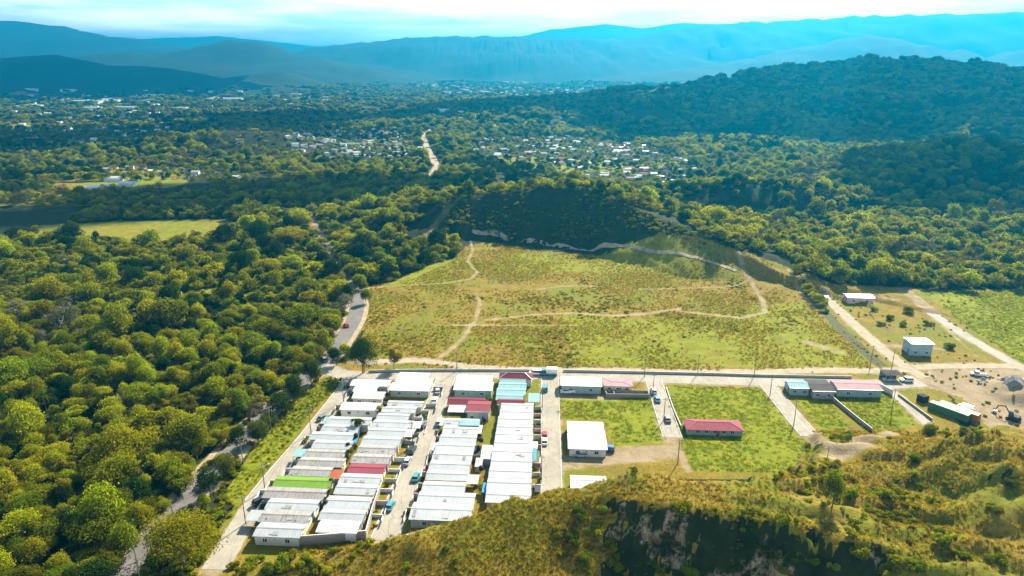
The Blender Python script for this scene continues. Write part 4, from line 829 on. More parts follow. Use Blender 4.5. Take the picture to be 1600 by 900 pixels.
# front garden walls of the rows
for cname, side in (('A', -1), ('B', 1), ('C', -1), ('D', 1)):
    rows = COLS[cname][1]
    for i, (a, b, c) in enumerate(rows):
        h_ = HOUSES[(cname, i)]; random.seed(i*13+ord(cname))
        if random.random() < .22 or (cname == 'A' and i > 13): continue
        s, t = to_st(h_.location); hx = abs(to_st(G(b, c, 3.2))[0]-to_st(G(a, c, 3.2))[0])/2
        x0 = s+side*(hx+.2)
        reach = {'A': 2.6, 'B': 3.6, 'C': 1.6, 'D': 2.4}[cname]
        P = [from_st(x0, t+2.8), from_st(x0+side*reach, t+2.8), from_st(x0+side*reach, t+1.0)]
        o = empty('garden_wall', P[0], -SA, 'low garden wall of the %s house of the %s row' % (ORD[i], COLS[cname][0][0]), 'wall', 'garden walls of the row houses')
        mt = random.choice(['wall_white', 'wall_cream', 'wall_grey', 'wall_pink']); hg = random.uniform(.9, 1.7)
        x1, x2 = sorted((0, side*reach)); MB().box(x1, x2, -.08, .08, -.1, hg).build('side_panel', M[mt], o)
        xe = side*reach; MB().box(xe-.08, xe+.08, -1.9, -.085, -.1, hg*.8).build('front_panel', M[mt], o)
        MB().box(xe-.03, xe+.03, -4.4, -1.95, .05, hg*.75).build('gate', M[random.choice(['dark_roof', 'metal', 'wall_white'])], o)
        if random.random() < .75:
            pos = from_st(x0+side*random.uniform(.7, reach-.4), t+random.uniform(-2, 2.2)); g = random.uniform(.6, 1.25)
            tree('garden_shrub', random.choice(['leafy_shrub', 'yellow_green_shrub', 'leafy_shrub']), pos, g, random.uniform(.9, 1.5), 'garden shrub before the %s house of the %s row' % (ORD[i], COLS[cname][0][0]), 'garden shrubs of the estate', i, 'shrub')
# water tanks on stands in some yards
for i, (a, b) in enumerate([(603, 645), (557, 693), (545, 708), (519, 765), (752, 700), (748, 712), (757, 668), (752, 745), (510, 800)]):
    p = G(a, b); o = empty('water_tank', (p[0], p[1], 0), 0, 'black water tank on stand between the %s rows, %s from back' % ('two left' if a < 650 else 'two right', ORD[[0, 1, 2, 3, 1, 2, 0, 3, 4][i]]), 'water tank', 'yard water tanks')
    MB().tube([(0, 0, 2.2), (0, 0, 2.25), (0, 0, 3.3), (0, 0, 3.55), (0, 0, 3.6)], [.62, .66, .66, .35, .2], 12).build('tank_body', M['rubber'], o)
    for qx in (-.5, .5):
        for qy in (-.5, .5): MB().box(qx-.05, qx+.05, qy-.05, qy+.05, -.05, 2.195).build('stand_leg', M['metal'], o)
# trees along the wooded highway
hwp = smooth_line(gl(HIGHWAY), 2); k_ = 0
for i, pt in enumerate(hwp):
    if pt[1] > 255 or pt[1] < 122 or i % 2: continue
    q = hwp[min(i+1, len(hwp)-1)]; dx, dy = q[0]-pt[0], q[1]-pt[1]; l = math.hypot(dx, dy) or 1; random.seed(i)
    if random.random() < .3: continue
    of = random.uniform(4.6, 7.0); kd = random.choice(['broadleaf_tree', 'dense_dark_tree', 'bushy_tree', 'leafy_shrub', 'dense_dark_tree'])
    tree('roadside_tree', kd, (pt[0]+dy/l*of, pt[1]-dx/l*of, 0), random.uniform(1.8, 3.2), random.uniform(1, 1.35), '%s tree on the street side of the wooded highway, %s from the bottom edge' % ({'b': 'green', 'd': 'dark', 'l': 'low bushy'}[kd[0]], ORD[k_ % 17]), 'roadside trees of the highway', i); k_ += 1
# back yards between the paired rows
bk = [(603, 628), (606, 640), (592, 650), (566, 663), (555, 700), (548, 712), (540, 724), (526, 738), (515, 775), (507, 790), (598, 620), (760, 640), (757, 655), (750, 684), (748, 723), (757, 722), (745, 760), (752, 770), (766, 628)]
for i, (a, b) in enumerate(bk):
    p = G(a, b); tree('yard_tree', ['leafy_shrub', 'yellow_green_shrub', 'bushy_tree'][i % 3], p, random.uniform(.9, 1.5), 1.4, '%s small leafy tree counted from the back in the yards between the %s rows' % (ORD[i % 11] if i < 11 else ORD[i-11], 'two left' if i < 11 else 'two right'), 'yard trees', i, 'shrub')
# ------------------------------------------------------------------ cars
def make_car(kind, paint):
    root = bpy.data.objects.new('parked_car', None); root.empty_display_size = .3
    L_, W_ = {'sedan': (4.4, 1.75), 'suv': (4.5, 1.85), 'pickup': (5.2, 1.85), 'van': (4.8, 1.9), 'truck': (6.5, 2.2)}[kind]
    hl, hw = L_/2, W_/2
    def ring(y, z0, z1, w0, w1): return [(-w0, y, z0), (w0, y, z0), (w0*1.02, y, (z0+z1)/2), (w1, y, z1), (-w1, y, z1), (-w0*1.02, y, (z0+z1)/2)]
    bh = {'sedan': .88, 'suv': 1.0, 'pickup': 1.0, 'van': 1.05, 'truck': 1.1}[kind]; th = {'sedan': 1.42, 'suv': 1.72, 'pickup': 1.75, 'van': 1.95, 'truck': 2.3}[kind]
    prof = {'sedan': [(-hl, .62), (-hl+.12, bh), (hl-1.3, bh), (hl-.15, bh-.12), (hl, .6)], 'suv': [(-hl, .7), (-hl+.1, bh), (hl-1.1, bh), (hl-.12, bh-.08), (hl, .65)], 'pickup': [(-hl, .95), (-hl+.05, bh), (hl-1.1, bh), (hl-.12, bh-.05), (hl, .65)], 'van': [(-hl, .8), (-hl+.1, bh), (hl-.9, bh), (hl-.1, bh-.1), (hl, .7)], 'truck': [(-hl, 1.0), (-hl+.05, bh), (hl-1.2, bh), (hl-.1, bh), (hl, .8)]}[kind]
    body = MB().loft([ring(y, .28, z, hw*(.9 if abs(y) > hl-.05 else .985), hw*(.86 if abs(y) > hl-.05 else .95)) for y, z in prof]); out = []
    def part(mb, nm, mt, par): 
        o = bpy.data.objects.new(nm, mb.mesh(nm, mt)); o.parent = par; out.append(o); return o
    b_ = part(body, 'body', CARP[paint], root)
    c0, c1, c2, c3 = {'sedan': (-hl+.35, -hl+1.0, .35, 1.05), 'suv': (-hl+.1, -hl+.4, .5, 1.15), 'pickup': (-.35, -.2, 1.0, 1.6), 'van': (-hl+.08, -hl+.2, 1.1, 1.75), 'truck': (.9, 1.0, 2.3, 2.9)}[kind]
    def cab(z, t): return [(-hw*t, 0, z), (hw*t, 0, z)]
    gl_ = MB().add([(-hw*.93, c0, bh), (hw*.93, c0, bh), (hw*.93, c3, bh), (-hw*.93, c3, bh), (-hw*.74, c1, th-.06), (hw*.74, c1, th-.06), (hw*.74, c2, th-.06), (-hw*.74, c2, th-.06)], [(0, 1, 5, 4), (1, 2, 6, 5), (2, 3, 7, 6), (3, 0, 4, 7), (4, 5, 6, 7)])
    part(gl_, 'windows', M['glass'], root)
    part(MB().loft([[(-hw*.76, c1-.05, z), (hw*.76, c1-.05, z), (hw*.76, c2+.08, z), (-hw*.76, c2+.08, z)] for z in (th-.07, th)]), 'roof_panel', CARP[paint], root)
    if kind == 'pickup':
        bed = MB(); bed.box(-hw*.9, -hw*.8, -hl+.1, -.45, bh, bh+.3); bed.box(hw*.8, hw*.9, -hl+.1, -.45, bh, bh+.3); bed.box(-hw*.795, hw*.795, -hl+.1, -hl+.2, bh, bh+.3); part(bed, 'bed_sides', CARP[paint], root)
    if kind == 'truck': part(MB().box(-hw, hw, -hl, .7, bh+.01, 2.9), 'cargo_box', CARP['white'], root)
    for sx in (-1, 1):
        for yy_ in (-hl+.85, hl-.85):
            wm = MB().loft([[(sx*(hw-.2+.21*e), yy_+.33*math.cos(a*math.pi/5), .33+.33*math.sin(a*math.pi/5)) for a in range(10)] for e in (0, 1)]); wo_ = part(wm, 'wheel', M['rubber'], root)
            part(MB().loft([[(sx*(hw+.012+.01*e), yy_+.19*math.cos(a*math.pi/4), .33+.19*math.sin(a*math.pi/4)) for a in range(8)] for e in (0, 1)]), 'rim', M['metal'], wo_)
        part(MB().box(sx*hw*.62-.17, sx*hw*.62+.17, hl-.10, hl+.02, .62, .76), 'headlight', M['lamp_white'], root)
        part(MB().box(sx*hw*.68-.14, sx*hw*.68+.14, -hl-.02, -hl+.08, .68, .84), 'taillight', M['lamp_red'], root)
    return root, out
CARS = {}
def car(px, py, kind, paint, head, label, group='cars of the estate', z=.07):
    if (kind, paint) not in CARS:
        root, out = make_car(kind, paint); CARS[(kind, paint)] = (root, out); COL.objects.link(root)
        for o in out: COL.objects.link(o)
        o = root
    else: o = copy_tree(CARS[(kind, paint)][0])
    o.name = {'pickup': 'pickup_truck', 'van': 'van', 'truck': 'box_truck'}.get(kind, 'car'); p = G(px, py); o.location = (p[0], p[1], z); o.rotation_euler = (0, 0, head)
    tag(o, label, {'pickup': 'pickup', 'van': 'van', 'truck': 'truck'}.get(kind, 'car'), group); return o
al = -SA
for a in [(597, 617, 'suv', 'black', .9, 'black car parked at the far end of the left street'), (587, 629, 'sedan', 'teal', -.62, 'dark teal car on the left street by its lamp post'), (505, 655, 'sedan', 'grey', -.65, 'grey car on the left street before the long white roof'), (408, 786, 'suv', 'black', -.7, 'black car under the awning side of the left street'),
          (684, 613, 'sedan', 'silver', al+.1, 'silver car farthest along the middle street'), (679, 628, 'sedan', 'white', al, 'white car second along the middle street'), (660, 667, 'suv', 'grey', al-.1, 'dark grey car midway along the middle street'), (644, 706, 'suv', 'black', al-.1, 'black car ahead of a silver car on the middle street'), (637, 723, 'sedan', 'silver', al-.1, 'silver car behind a black car on the middle street'), (610, 793, 'sedan', 'teal', al-.1, 'teal car nearest along the middle street'), (687, 662, 'suv', 'silver', al, 'silver car half hidden before the third row'), (650, 748, 'sedan', 'teal', al, 'teal car in the shade at the third row'),
          (837, 585, 'van', 'white', 1.5, 'white van at the corner of the front street'), (857, 586, 'truck', 'teal', 1.5, 'teal truck with white box at the front street crossing'), (852, 609, 'suv', 'teal', al, 'teal car on the right street near the crossing'), (851, 682, 'sedan', 'red', al, 'dark red car midway along the right street'), (851, 692, 'sedan', 'white', al, 'white car behind the red one on the right street'), (840, 771, 'suv', 'black', al, 'black car at the near end of the right street'),
          (887, 614, 'pickup', 'white', 1.6, 'white pickup on the dirt before the shop house'), (1021, 613, 'suv', 'white', al, 'white car at the far end of the short street'), (1027, 626, 'sedan', 'teal', al, 'teal car second along the short street'), (1043, 657, 'sedan', 'grey', al, 'grey car nearest along the short street'), (907, 713, 'sedan', 'silver', 1.5, 'silver car before the three joined houses'), (949, 704, 'suv', 'blue', 1.3, 'blue car beside the three joined houses'),
          (1389, 595, 'sedan', 'silver', 1.5, 'silver car under the dark pavilion roof'), (1416, 596, 'suv', 'white', 1.5, 'white car right of the dark pavilion'), (541, 510, 'sedan', 'red', .5, 'red car on the curving highway'), (519, 549, 'sedan', 'black', .65, 'black car behind the red one on the highway'), (506, 564, 'suv', 'grey', .7, 'grey car nearest on the highway'), (1290, 471, 'truck', 'white', -.4, 'small white truck on the upper lane'), (1508, 640, 'van', 'white', .6, 'white van behind the shipping containers'), (1528, 587, 'pickup', 'white', 1.2, 'white pickup at the edge of the dirt yard')]: car(*a)
# ------------------------------------------------------------------ utility poles
def pole(px, py, label, hgt=8.5, arm=True, lamp=False, rz=0.0, grp='utility poles'):
    p = G(px, py); o = empty('utility_pole', (p[0], p[1], 0), rz, label, 'utility pole', grp)
    MB().tube([(0, 0, -.3), (0, 0, hgt)], [.16, .10], 8).build('pole', M['pole'], o)
    if arm:
        MB().box(-1.0, 1.0, -.06, .06, hgt-.6, hgt-.46).build('crossarm', M['pole'], o)
        for q in (-.85, 0.0, .85): MB().tube([(q, .0, hgt-.455), (q, .0, hgt-.22)], [.05, .04], 6).build('insulator', M['frame'], o)
    if lamp:
        MB().tube([(0, 0, hgt-1.2), (.7, 0, hgt-.7), (1.5, 0, hgt-.6)], .04, 5).build('lamp_arm', M['metal'], o); MB().box(1.45, 2.0, -.12, .12, hgt-.68, hgt-.56).build('lamp_head', M['metal'], o)
    return o
PL = [(537, 628, 'leaning over the far end of the left street', 1), (486, 677, 'beside the left street below the dark trees', 1), (414, 765, 'on the left street opposite the green roof', 1), (384, 818, 'on the left street at the near corner house', 0), (645, 696, 'beside the middle street before the second row', 0), (847, 640, 'on the left kerb of the right street, far', 0), (846, 752, 'on the left kerb of the right street, near', 0), (714, 580, 'left of the third row on the front street', 0), (1007, 589, 'behind the front street over the flat pink roof', 0), (1020, 618, 'at the far end of the short street', 0), (1037, 657, 'midway along the short street', 1), (1178, 589, 'behind the front street near the open lot', 0), (1203, 618, 'at the head of the open lot street', 0), (1240, 665, 'on the near end of the open lot street', 0), (1289, 738, 'at the foot of the green lot by the bush', 0), (1059, 724, 'near the foreground hill below the short street', 0), (1393, 643, 'beside the narrow lane', 0), (1393, 576, 'by the upper lane junction', 0), (1360, 570, 'right of the meadow by the ditch', 0), (570, 582, 'under the big tree at the junction', 1), (1090, 585, 'behind the front street at its middle', 0)]
for a, b, s_, lm in PL: pole(a, b, 'utility pole '+s_, 8.3, True, bool(lm), -SA if not lm else -SA+.4)
HP = [(205, 905), (262, 838), (318, 782), (366, 725), (410, 675), (452, 628)]
hpo = []
for i, (a, b) in enumerate(HP): pole(a+14, b, 'wooden utility pole along the wooded highway, %s from the bottom edge' % ORD[i], 9, True, False, .7); hpo.append(G(a+14, b))
for i in range(len(hpo)-1):
    a, b = hpo[i], hpo[i+1]; o = empty('power_line', (a[0], a[1], 8.8), 0, 'sagging cables over the wooded highway, %s span from the bottom' % ORD[i], 'cable', 'power lines along the highway')
    for q in (-.85, 0, .85):
        ox, oy = q*math.cos(.7), q*math.sin(.7); MB().tube([(ox+(b[0]-a[0])*u, oy+(b[1]-a[1])*u, -1.6*4*u*(1-u)) for u in [k/8 for k in range(9)]], .02, 4).build('wire', M['wire'], o)
# ------------------------------------------------------------------ yard things at right
def container(px, py, paint, label, L_=12.0):
    p = G(px, py); o = empty('shipping_container', (p[0], p[1], 0), .62, label, 'container', 'shipping containers'); W_, Hh = 1.22, 2.6; hl = L_/2
    v, f = [], []
    for sx in (-1, 1):
        mb = MB(); n = 40; pts = [(sx*(W_-(.05 if k % 4 in (1, 2) else 0)), -hl+L_*k/n) for k in range(n+1)]
        mb.add([(x_, y_, z_) for x_, y_ in pts for z_ in (.15, Hh-.1)], [(2*k, 2*k+2, 2*k+3, 2*k+1) if sx > 0 else (2*k+1, 2*k+3, 2*k+2, 2*k) for k in range(n)]); mb.build('side_panel', paint, o)
    MB().box(-W_+.003, W_-.003, -hl+.06, hl-.06, Hh-.08, Hh).build('roof_panel', paint, o); MB().box(-W_+.01, W_-.01, -hl+.05, hl-.05, .03, .15).build('floor_frame', M['soil'], o); MB().box(-W_+.06, W_-.06, hl-.12, hl-.04, .16, Hh-.1).build('end_wall', paint, o)
    for q in (-1, 1):
        d = MB().box(min(.02*q, (W_-.08)*q), max(.02*q, (W_-.08)*q), -hl+.02, -hl+.08, .17, Hh-.12).build('door', paint, o); MB().tube([(q*.4, -hl-.02, .25), (q*.4, -hl-.02, Hh-.2)], .03, 5).build('lock_bar', M['metal'], d)
        for r_ in (-1, 1): MB().box(q*W_-.07, q*W_+.07, r_*hl-.07, r_*hl+.07, .02, Hh+.01).build('corner_post', paint, o)
    return o
GREEN_C = flat_mat('green_container_paint', (.05, .17, .09), .6, var=.15, dirt=(.16, .12, .06)); ORANGE_C = flat_mat('orange_container_paint', (.42, .15, .06), .6, var=.15, dirt=(.22, .10, .05))
container(1482, 648, GREEN_C, 'green shipping container beside the orange one'); container(1497, 648, ORANGE_C, 'orange shipping container right of the green one')
def pavilion(px, py, hx, hy, z, label, mat):
    p = G(px, py); o = empty('pavilion', (p[0], p[1], 0), -SA, label, 'pavilion'); MB().add([(-hx, -hy, z), (hx, -hy, z), (hx, hy, z), (-hx, hy, z), (-hx*.3, 0, z+.9), (hx*.3, 0, z+.9)], [(0, 1, 5, 4), (1, 2, 5), (2, 3, 4, 5), (3, 0, 4), (3, 2, 1, 0)]).build('roof', M[mat], o)
    for q in (-1, 1):
        for r_ in (-1, 1): MB().tube([(q*(hx-.2), r_*(hy-.2), -.1), (q*(hx-.2), r_*(hy-.2), z-.003)], .08, 6).build('post', M['metal'], o)
    MB().box(-hx+.1, hx-.1, hy-.14, hy-.04, 0, z-.02).build('back_panel', M['wall_teal'], o); return o
pavilion(1392, 592, 3.2, 2.6, 2.6, 'dark roofed open pavilion sheltering a car', 'dark_roof')
pavilion(1509, 646, 1.8, 1.8, 2.4, 'small white roofed shelter behind the containers', 'white_roof')
p = G(1441, 627); o = empty('water_tank', (p[0], p[1], 0), .3, 'black square tank on the grass left of the containers', 'tank'); MB().loft([[(-1.3*k, -1.3*k, z), (1.3*k, -1.3*k, z), (1.3*k, 1.3*k, z), (-1.3*k, 1.3*k, z)] for k, z in ((1, 0), (1.03, .1), (1, .2), (1, 2.2), (1.04, 2.25), (1.0, 2.4), (.5, 2.5))]).build('tank_body', M['rubber'], o); MB().tube([(0, 0, 2.48), (0, 0, 2.7)], .3, 8).build('lid', M['dark_roof'], o)
p = G(1351, 691); o = empty('old_car', (p[0], p[1], 0), 1.2, 'dark upturned trough lying on the bare right lot', 'trough'); MB().loft([[(-.9*k, -.45*k, z), (.9*k, -.45*k, z), (.9*k, .45*k, z), (-.9*k, .45*k, z)] for k, z in ((1, 0), (1, .25), (.85, .6))]).build('shell', M['dark_roof'], o); MB().box(-1.05, 1.05, -.55, .55, -.03, .08).build('rim', M['metal'], o); o.name = 'trough'
def lump(name, px, py, rx, ry, rz, mat, label, cat, group, seed):
    r = random.Random(seed); bm = bmesh.new(); bmesh.ops.create_icosphere(bm, subdivisions=3, radius=1)
    for v_ in bm.verts:
        n = v_.co.copy(); k = 1+.16*math.sin(n.x*5+seed)+.14*math.sin(n.y*6+seed*2)*math.cos(n.z*4)+r.uniform(-.07, .07); v_.co = Vector((n.x*k*rx, n.y*k*ry, max(-.15, n.z*k)*rz))
    m = bpy.data.meshes.new(name); bm.to_mesh(m); bm.free(); m.materials.append(mat); p = G(px, py); o = mobj(name, m, None, (p[0], p[1], 0), r.uniform(0, 3)); return tag(o, label, cat, group)
for i, (a, b, r_, lb) in enumerate([(1366, 486, 2.6, 'leftmost of the far pair'), (1418, 489, 3.6, 'rightmost of the far pair'), (1391, 499, 3.2, 'middle of the lot'), (1377, 508, 2.6, 'left of the near row'), (1410, 509, 2.9, 'centre of the near row'), (1450, 508, 3.0, 'right of the near row'), (1483, 544, 3.4, 'beside the two-storey house'), (1388, 468, 3.0, 'right of the lone pink house')]): tree('low_bush', 'leafy_shrub', G(a, b), r_*.8, .8, 'dark low bush on the dry right lot, '+lb, 'low bushes on the right lot', i, 'shrub')
for i in range(16):
    a, b = random.uniform(1530, 1600), random.uniform(586, 612); lump('boulder', a, b, random.uniform(.6, 1.5), random.uniform(.6, 1.4), random.uniform(.5, 1.1), M['rock'], 'grey boulder in the rubble at the right edge of the yard', 'boulder', 'boulders by the dirt yard', 40+i)
lump('rock_mound', 1586, 612, 6.5, 5, 5.2, M['rock'], 'large dark rock mound at the right edge above the yard', 'mound', None, 77)
# digger
p = G(1583, 656); o = empty('excavator', (p[0], p[1], 0), .6, 'dark excavator with bent arm at the right edge of the dirt yard', 'excavator')
for q in (-1, 1): MB().loft([[(q*1.1-.3, y_, z_) for y_, z_ in pr] if e == 0 else [(q*1.1+.3, y_, z_) for y_, z_ in pr] for e, pr in ((0, pr0), (1, pr0))] if False else [[(q*1.1+e, y_, z_) for y_, z_ in ((-1.7, .1), (-1.9, .45), (-1.7, .8), (1.7, .8), (1.9, .45), (1.7, .1))] for e in (-.3, .3)]).build('track', M['rubber'], o)
MB().box(-1.2, 1.2, -1.6, 1.2, .85, 1.7).build('body', M['dark_roof'], o); MB().box(-1.15, -.1, .1, 1.3, 1.703, 2.9).build('cab', M['glass'], o); MB().tube([(.4, 1.2, 1.3), (.4, 3.0, 3.6), (.4, 5.0, 3.0)], [.28, .24, .18], 6).build('boom', M['dark_roof'], o); MB().tube([(.4, 5.0, 3.0), (.4, 5.6, .9)], [.18, .14], 6).build('dipper', M['dark_roof'], o); MB().loft([[(-.2, 5.2, .1), (1.0, 5.2, .1), (1.0, 5.9, .3), (-.2, 5.9, .3)], [(-.3, 5.1, .9), (1.1, 5.1, .9), (1.1, 5.9, 1.0), (-.3, 5.9, 1.0)]]).build('bucket', M['metal'], o)
# ditch beside the upper lane
strip('drainage_ditch', [(1242, 440), (1300, 500), (1345, 545), (1378, 572)], 4.6, M['ditch'], .05)
# ------------------------------------------------------------------ single trees
for a, b, r_, hs, kd, lb in [(567, 583, 5.4, 1.55, 'great_dark', 'big dark tree at the junction of highway and front street'), (616, 578, 3.8, 1.5, 'yellowish_tree', 'thin yellow-green tree right of the big junction tree'), (487, 604, 4.2, 1.35, 'dense_dark_tree', 'dark round tree beside the left street, farthest of the line'), (459, 632, 4.2, 1.5, 'dense_dark_tree', 'dark round tree beside the left street, second of the line'), (437, 652, 3.9, 1.35, 'dense_dark_tree', 'dark round tree beside the left street, third of the line'), (403, 688, 3.2, 1.3, 'broadleaf_tree', 'green tree on the verge between highway and left street'), (372, 705, 3.6, 1.3, 'dense_dark_tree', 'dark tree over the highway bend near the verge'), (330, 778, 3.4, 1.5, 'dense_dark_tree', 'dark slim tree on the near highway side'), (352, 745, 3.2, 1.4, 'broadleaf_tree', 'green tree next to the slim tree on the highway side'),
        (287, 882, 8.2, .95, 'great_bright', 'large bright lime green tree at the bottom beside the highway'), (545, 478, 3.4, 1.9, 'dense_dark_tree', 'dark tree left of the highway curve'), (562, 452, 3.4, 1.5, 'broadleaf_tree', 'green tree on the inside of the highway curve'), (572, 474, 3.0, 1.5, 'broadleaf_tree', 'lone tree at the meadow corner by the highway curve'), (470, 520, 9.0, 1.05, 'great_rain', 'very wide bright green rain tree left of the highway'), (455, 385, 9.5, 1.0, 'great_rain', 'wide bright rain tree near the pale field'), (405, 385, 9.0, 1.2, 'great_dark', 'large dark tree left of the wide bright rain tree'), (352, 388, 8.0, 1.2, 'great_dark', 'large dark tree beside the bright green field'),
        (1447, 690, 2.6, 1.3, 'bushy_tree', 'bright bush on the slope below the containers'), (650, 358, 4.0, 1.3, 'dry_grey_tree', 'dry tree on the bare knoll left of the hill'), (565, 655 - 0, 0, 0, None, None)]:
    if not kd: continue
    p = G(a, b); tree('tree' if kd != 'great_rain' else 'rain_tree', kd, (p[0], p[1], hz(p[0], p[1])), r_, hs, lb)
def palm(px, py, hgt, label, fl=2.4, n=11, name='palm_tree'):
    p = G(px, py); o = empty(name, (p[0], p[1], 0), 0, label, 'palm'); MB().tube([(0, 0, -.2), (.1, .05, hgt*.5), (.25, .1, hgt)], [.16, .12, .10], 7).build('trunk', M['pale_bark'], o)
    for k in range(n):
        a = k*2.4; up = random.uniform(.2, .9); v, f = [], []
        for j in range(7):
            u = j/6; r_ = fl*u; z_ = hgt+up*fl*u*1.2-fl*u*u*1.1; wv = .34*math.sin(math.pi*min(1, .12+u*.88))+.02
            for e in (-1, 0, 1): v.append((.25+math.cos(a)*r_-math.sin(a)*wv*e, .1+math.sin(a)*r_+math.cos(a)*wv*e, z_-abs(e)*wv*.45))
            if j:
                b = 3*j; f += [(b-3, b-2, b+1, b), (b-2, b-1, b+2, b+1)]
        MB().add(v, f).build('frond', M['leaf_mid'], o)
palm(556, 677, 4.6, 'small palm between the two left rows'); palm(562, 676, 4.2, 'second small palm between the two left rows', 2.0)
palm(72, 640, 5.0, 'leaning palm with long leaves in the left woodland', 3.2); palm(104, 655, 4.6, 'palm with upright pale leaves in the left woodland', 3.2)
def tree_on(px, py, r_, hs, kd, lb, cat='tree', nm='tree', grp=None): p = onto(px, py); return tree(nm, kd, p, r_, hs, lb, grp, cat=cat)
tree_on(1300, 792, 3.4, 1.5, 'bushy_tree', 'bright bushy tree rising from the cliff top')
tree_on(1065, 812, 2.6, 1.0, 'yellow_green_shrub', 'bright shrub hanging on the cliff edge', 'shrub', 'shrub')
for i, (a, b, r_) in enumerate([(905, 812, 2.4), (930, 835, 2.6), (895, 850, 2.2), (950, 860, 2.8), (915, 880, 2.6), (875, 835, 2.0), (940, 800, 2.0), (960, 885, 2.4)]): tree_on(a, b, r_, .9, ['leafy_shrub', 'yellow_green_shrub'][i % 2], 'green bush in the thicket left of the cliff, %s' % (ORD[i]+' of the patch'), 'shrub', 'shrub', 'bushes left of the cliff')
for i, (a, b, r_) in enumerate([(400, 880, 2.2), (440, 888, 2.4), (480, 880, 2.2), (455, 872, 1.8), (420, 897, 2.4), (510, 893, 2.0), (380, 895, 2.0), (365, 888, 1.6), (490, 897, 2.2), (540, 885, 1.3)]): tree_on(a, b, r_, .9, ['yellow_green_shrub', 'leafy_shrub', 'yellow_green_shrub'][i % 3], 'green bush below the near corner house, %s of the thicket' % ORD[i], 'shrub', 'shrub', 'bushes below the near corner house')
for i, (a, b, r_) in enumerate([(1075, 893, 2.4), (1150, 896, 1.6), (1220, 893, 2.0), (1020, 888, 1.4), (1300, 890, 2.0), (1340, 880, 2.6), (1400, 880, 3.0), (1430, 893, 2.6), (1385, 900, 2.8), (1265, 897, 1.6)]): tree_on(a, b, r_, .9, ['yellow_green_shrub', 'leafy_shrub'][i % 2], 'bush at the foot of the dark cliff, %s' % (ORD[i]+' from the left group'), 'shrub', 'shrub', 'bushes at the cliff foot')
for i, (a, b, r_) in enumerate([(1455, 672, 1.8), (1480, 678, 2.0), (1505, 680, 2.0), (1525, 676, 1.6), (1430, 720, 2.2), (1550, 800, 2.4), (1470, 850, 2.6), (1500, 870, 2.4), (1580, 760, 2.0), (1560, 880, 2.2), (1330, 780, 1.8), (1360, 800, 2.2), (1390, 780, 2.0), (1410, 810, 2.2)]): tree_on(a, b, r_, .8, ['leafy_shrub', 'yellow_green_shrub'][i % 2], 'bush on the golden slope at right, %s' % (ORD[i]+' from the containers'), 'shrub', 'shrub', 'bushes on the right slope')
# ------------------------------------------------------------------ the far town
def hut_mesh(w_, d_, h_, wm, rm):
    mb = MB().add([(-w_, -d_, -2), (w_, -d_, -2), (w_, d_, -2), (-w_, d_, -2), (-w_, -d_, h_), (w_, -d_, h_), (w_, d_, h_), (-w_, d_, h_)], [(0, 1, 5, 4), (1, 2, 6, 5), (2, 3, 7, 6), (3, 0, 4, 7)]); n = len(mb.f); e = .4; t_ = h_+d_*.3
    mb.add([(-w_-e, -d_-e, h_-.05), (w_+e, -d_-e, h_-.05), (w_+e, 0, t_), (-w_-e, 0, t_), (w_+e, d_+e, h_-.05), (-w_-e, d_+e, h_-.05)], [(0, 1, 2, 3), (3, 2, 4, 5), (0, 3, 5), (1, 4, 2)])
    m = mb.mesh('town_house', wm); m.materials.append(rm); m.polygons.foreach_set('material_index', [0]*n+[1]*(len(m.polygons)-n)); return m
FR = [M['white_roof'], M['zinc'], M['zinc'], M['pale_pink_roof'], M['pink_roof'], M['zinc_old'], M['aqua_roof']]
HUTS = [hut_mesh(random.uniform(4.5, 7.5), random.uniform(3.5, 5), random.uniform(3.5, 5), M[random.choice(['wall_white', 'wall_cream', 'wall_white'])], FR[k % 7]) for k in range(14)]
spots = []
for P, n in TOWN_W:
    A = np.array(P); k = 0; n = int(n*1.7)
    cen = [(random.uniform(A[:, 0].min(), A[:, 0].max()), random.uniform(A[:, 1].min(), A[:, 1].max())) for _ in range(max(3, n//9))]
    while k < n:
        c = random.choice(cen); d_ = (A[:, 1].max()-A[:, 1].min())*.13+25; x_, y_ = c[0]+random.gauss(0, d_), c[1]+random.gauss(0, d_)
        if random.random() < .6: x_, y_ = random.uniform(A[:, 0].min(), A[:, 0].max()), random.uniform(A[:, 1].min(), A[:, 1].max())
        k += 1
        if in_poly(np.array([x_]), np.array([y_]), P)[0] and hz(x_, y_) < 22: spots.append((x_, y_))
sp = np.array(spots); szz = hfun(sp[:, 0], sp[:, 1]); od = np.argsort(np.hypot(sp[:, 0], sp[:, 1]))
rest_v = []
rest = MB(); restm = []
far_mats = [M['wall_white'], M['white_roof'], M['zinc'], M['pale_pink_roof']]
TL = {0: 'white roofed house of the far valley town'}
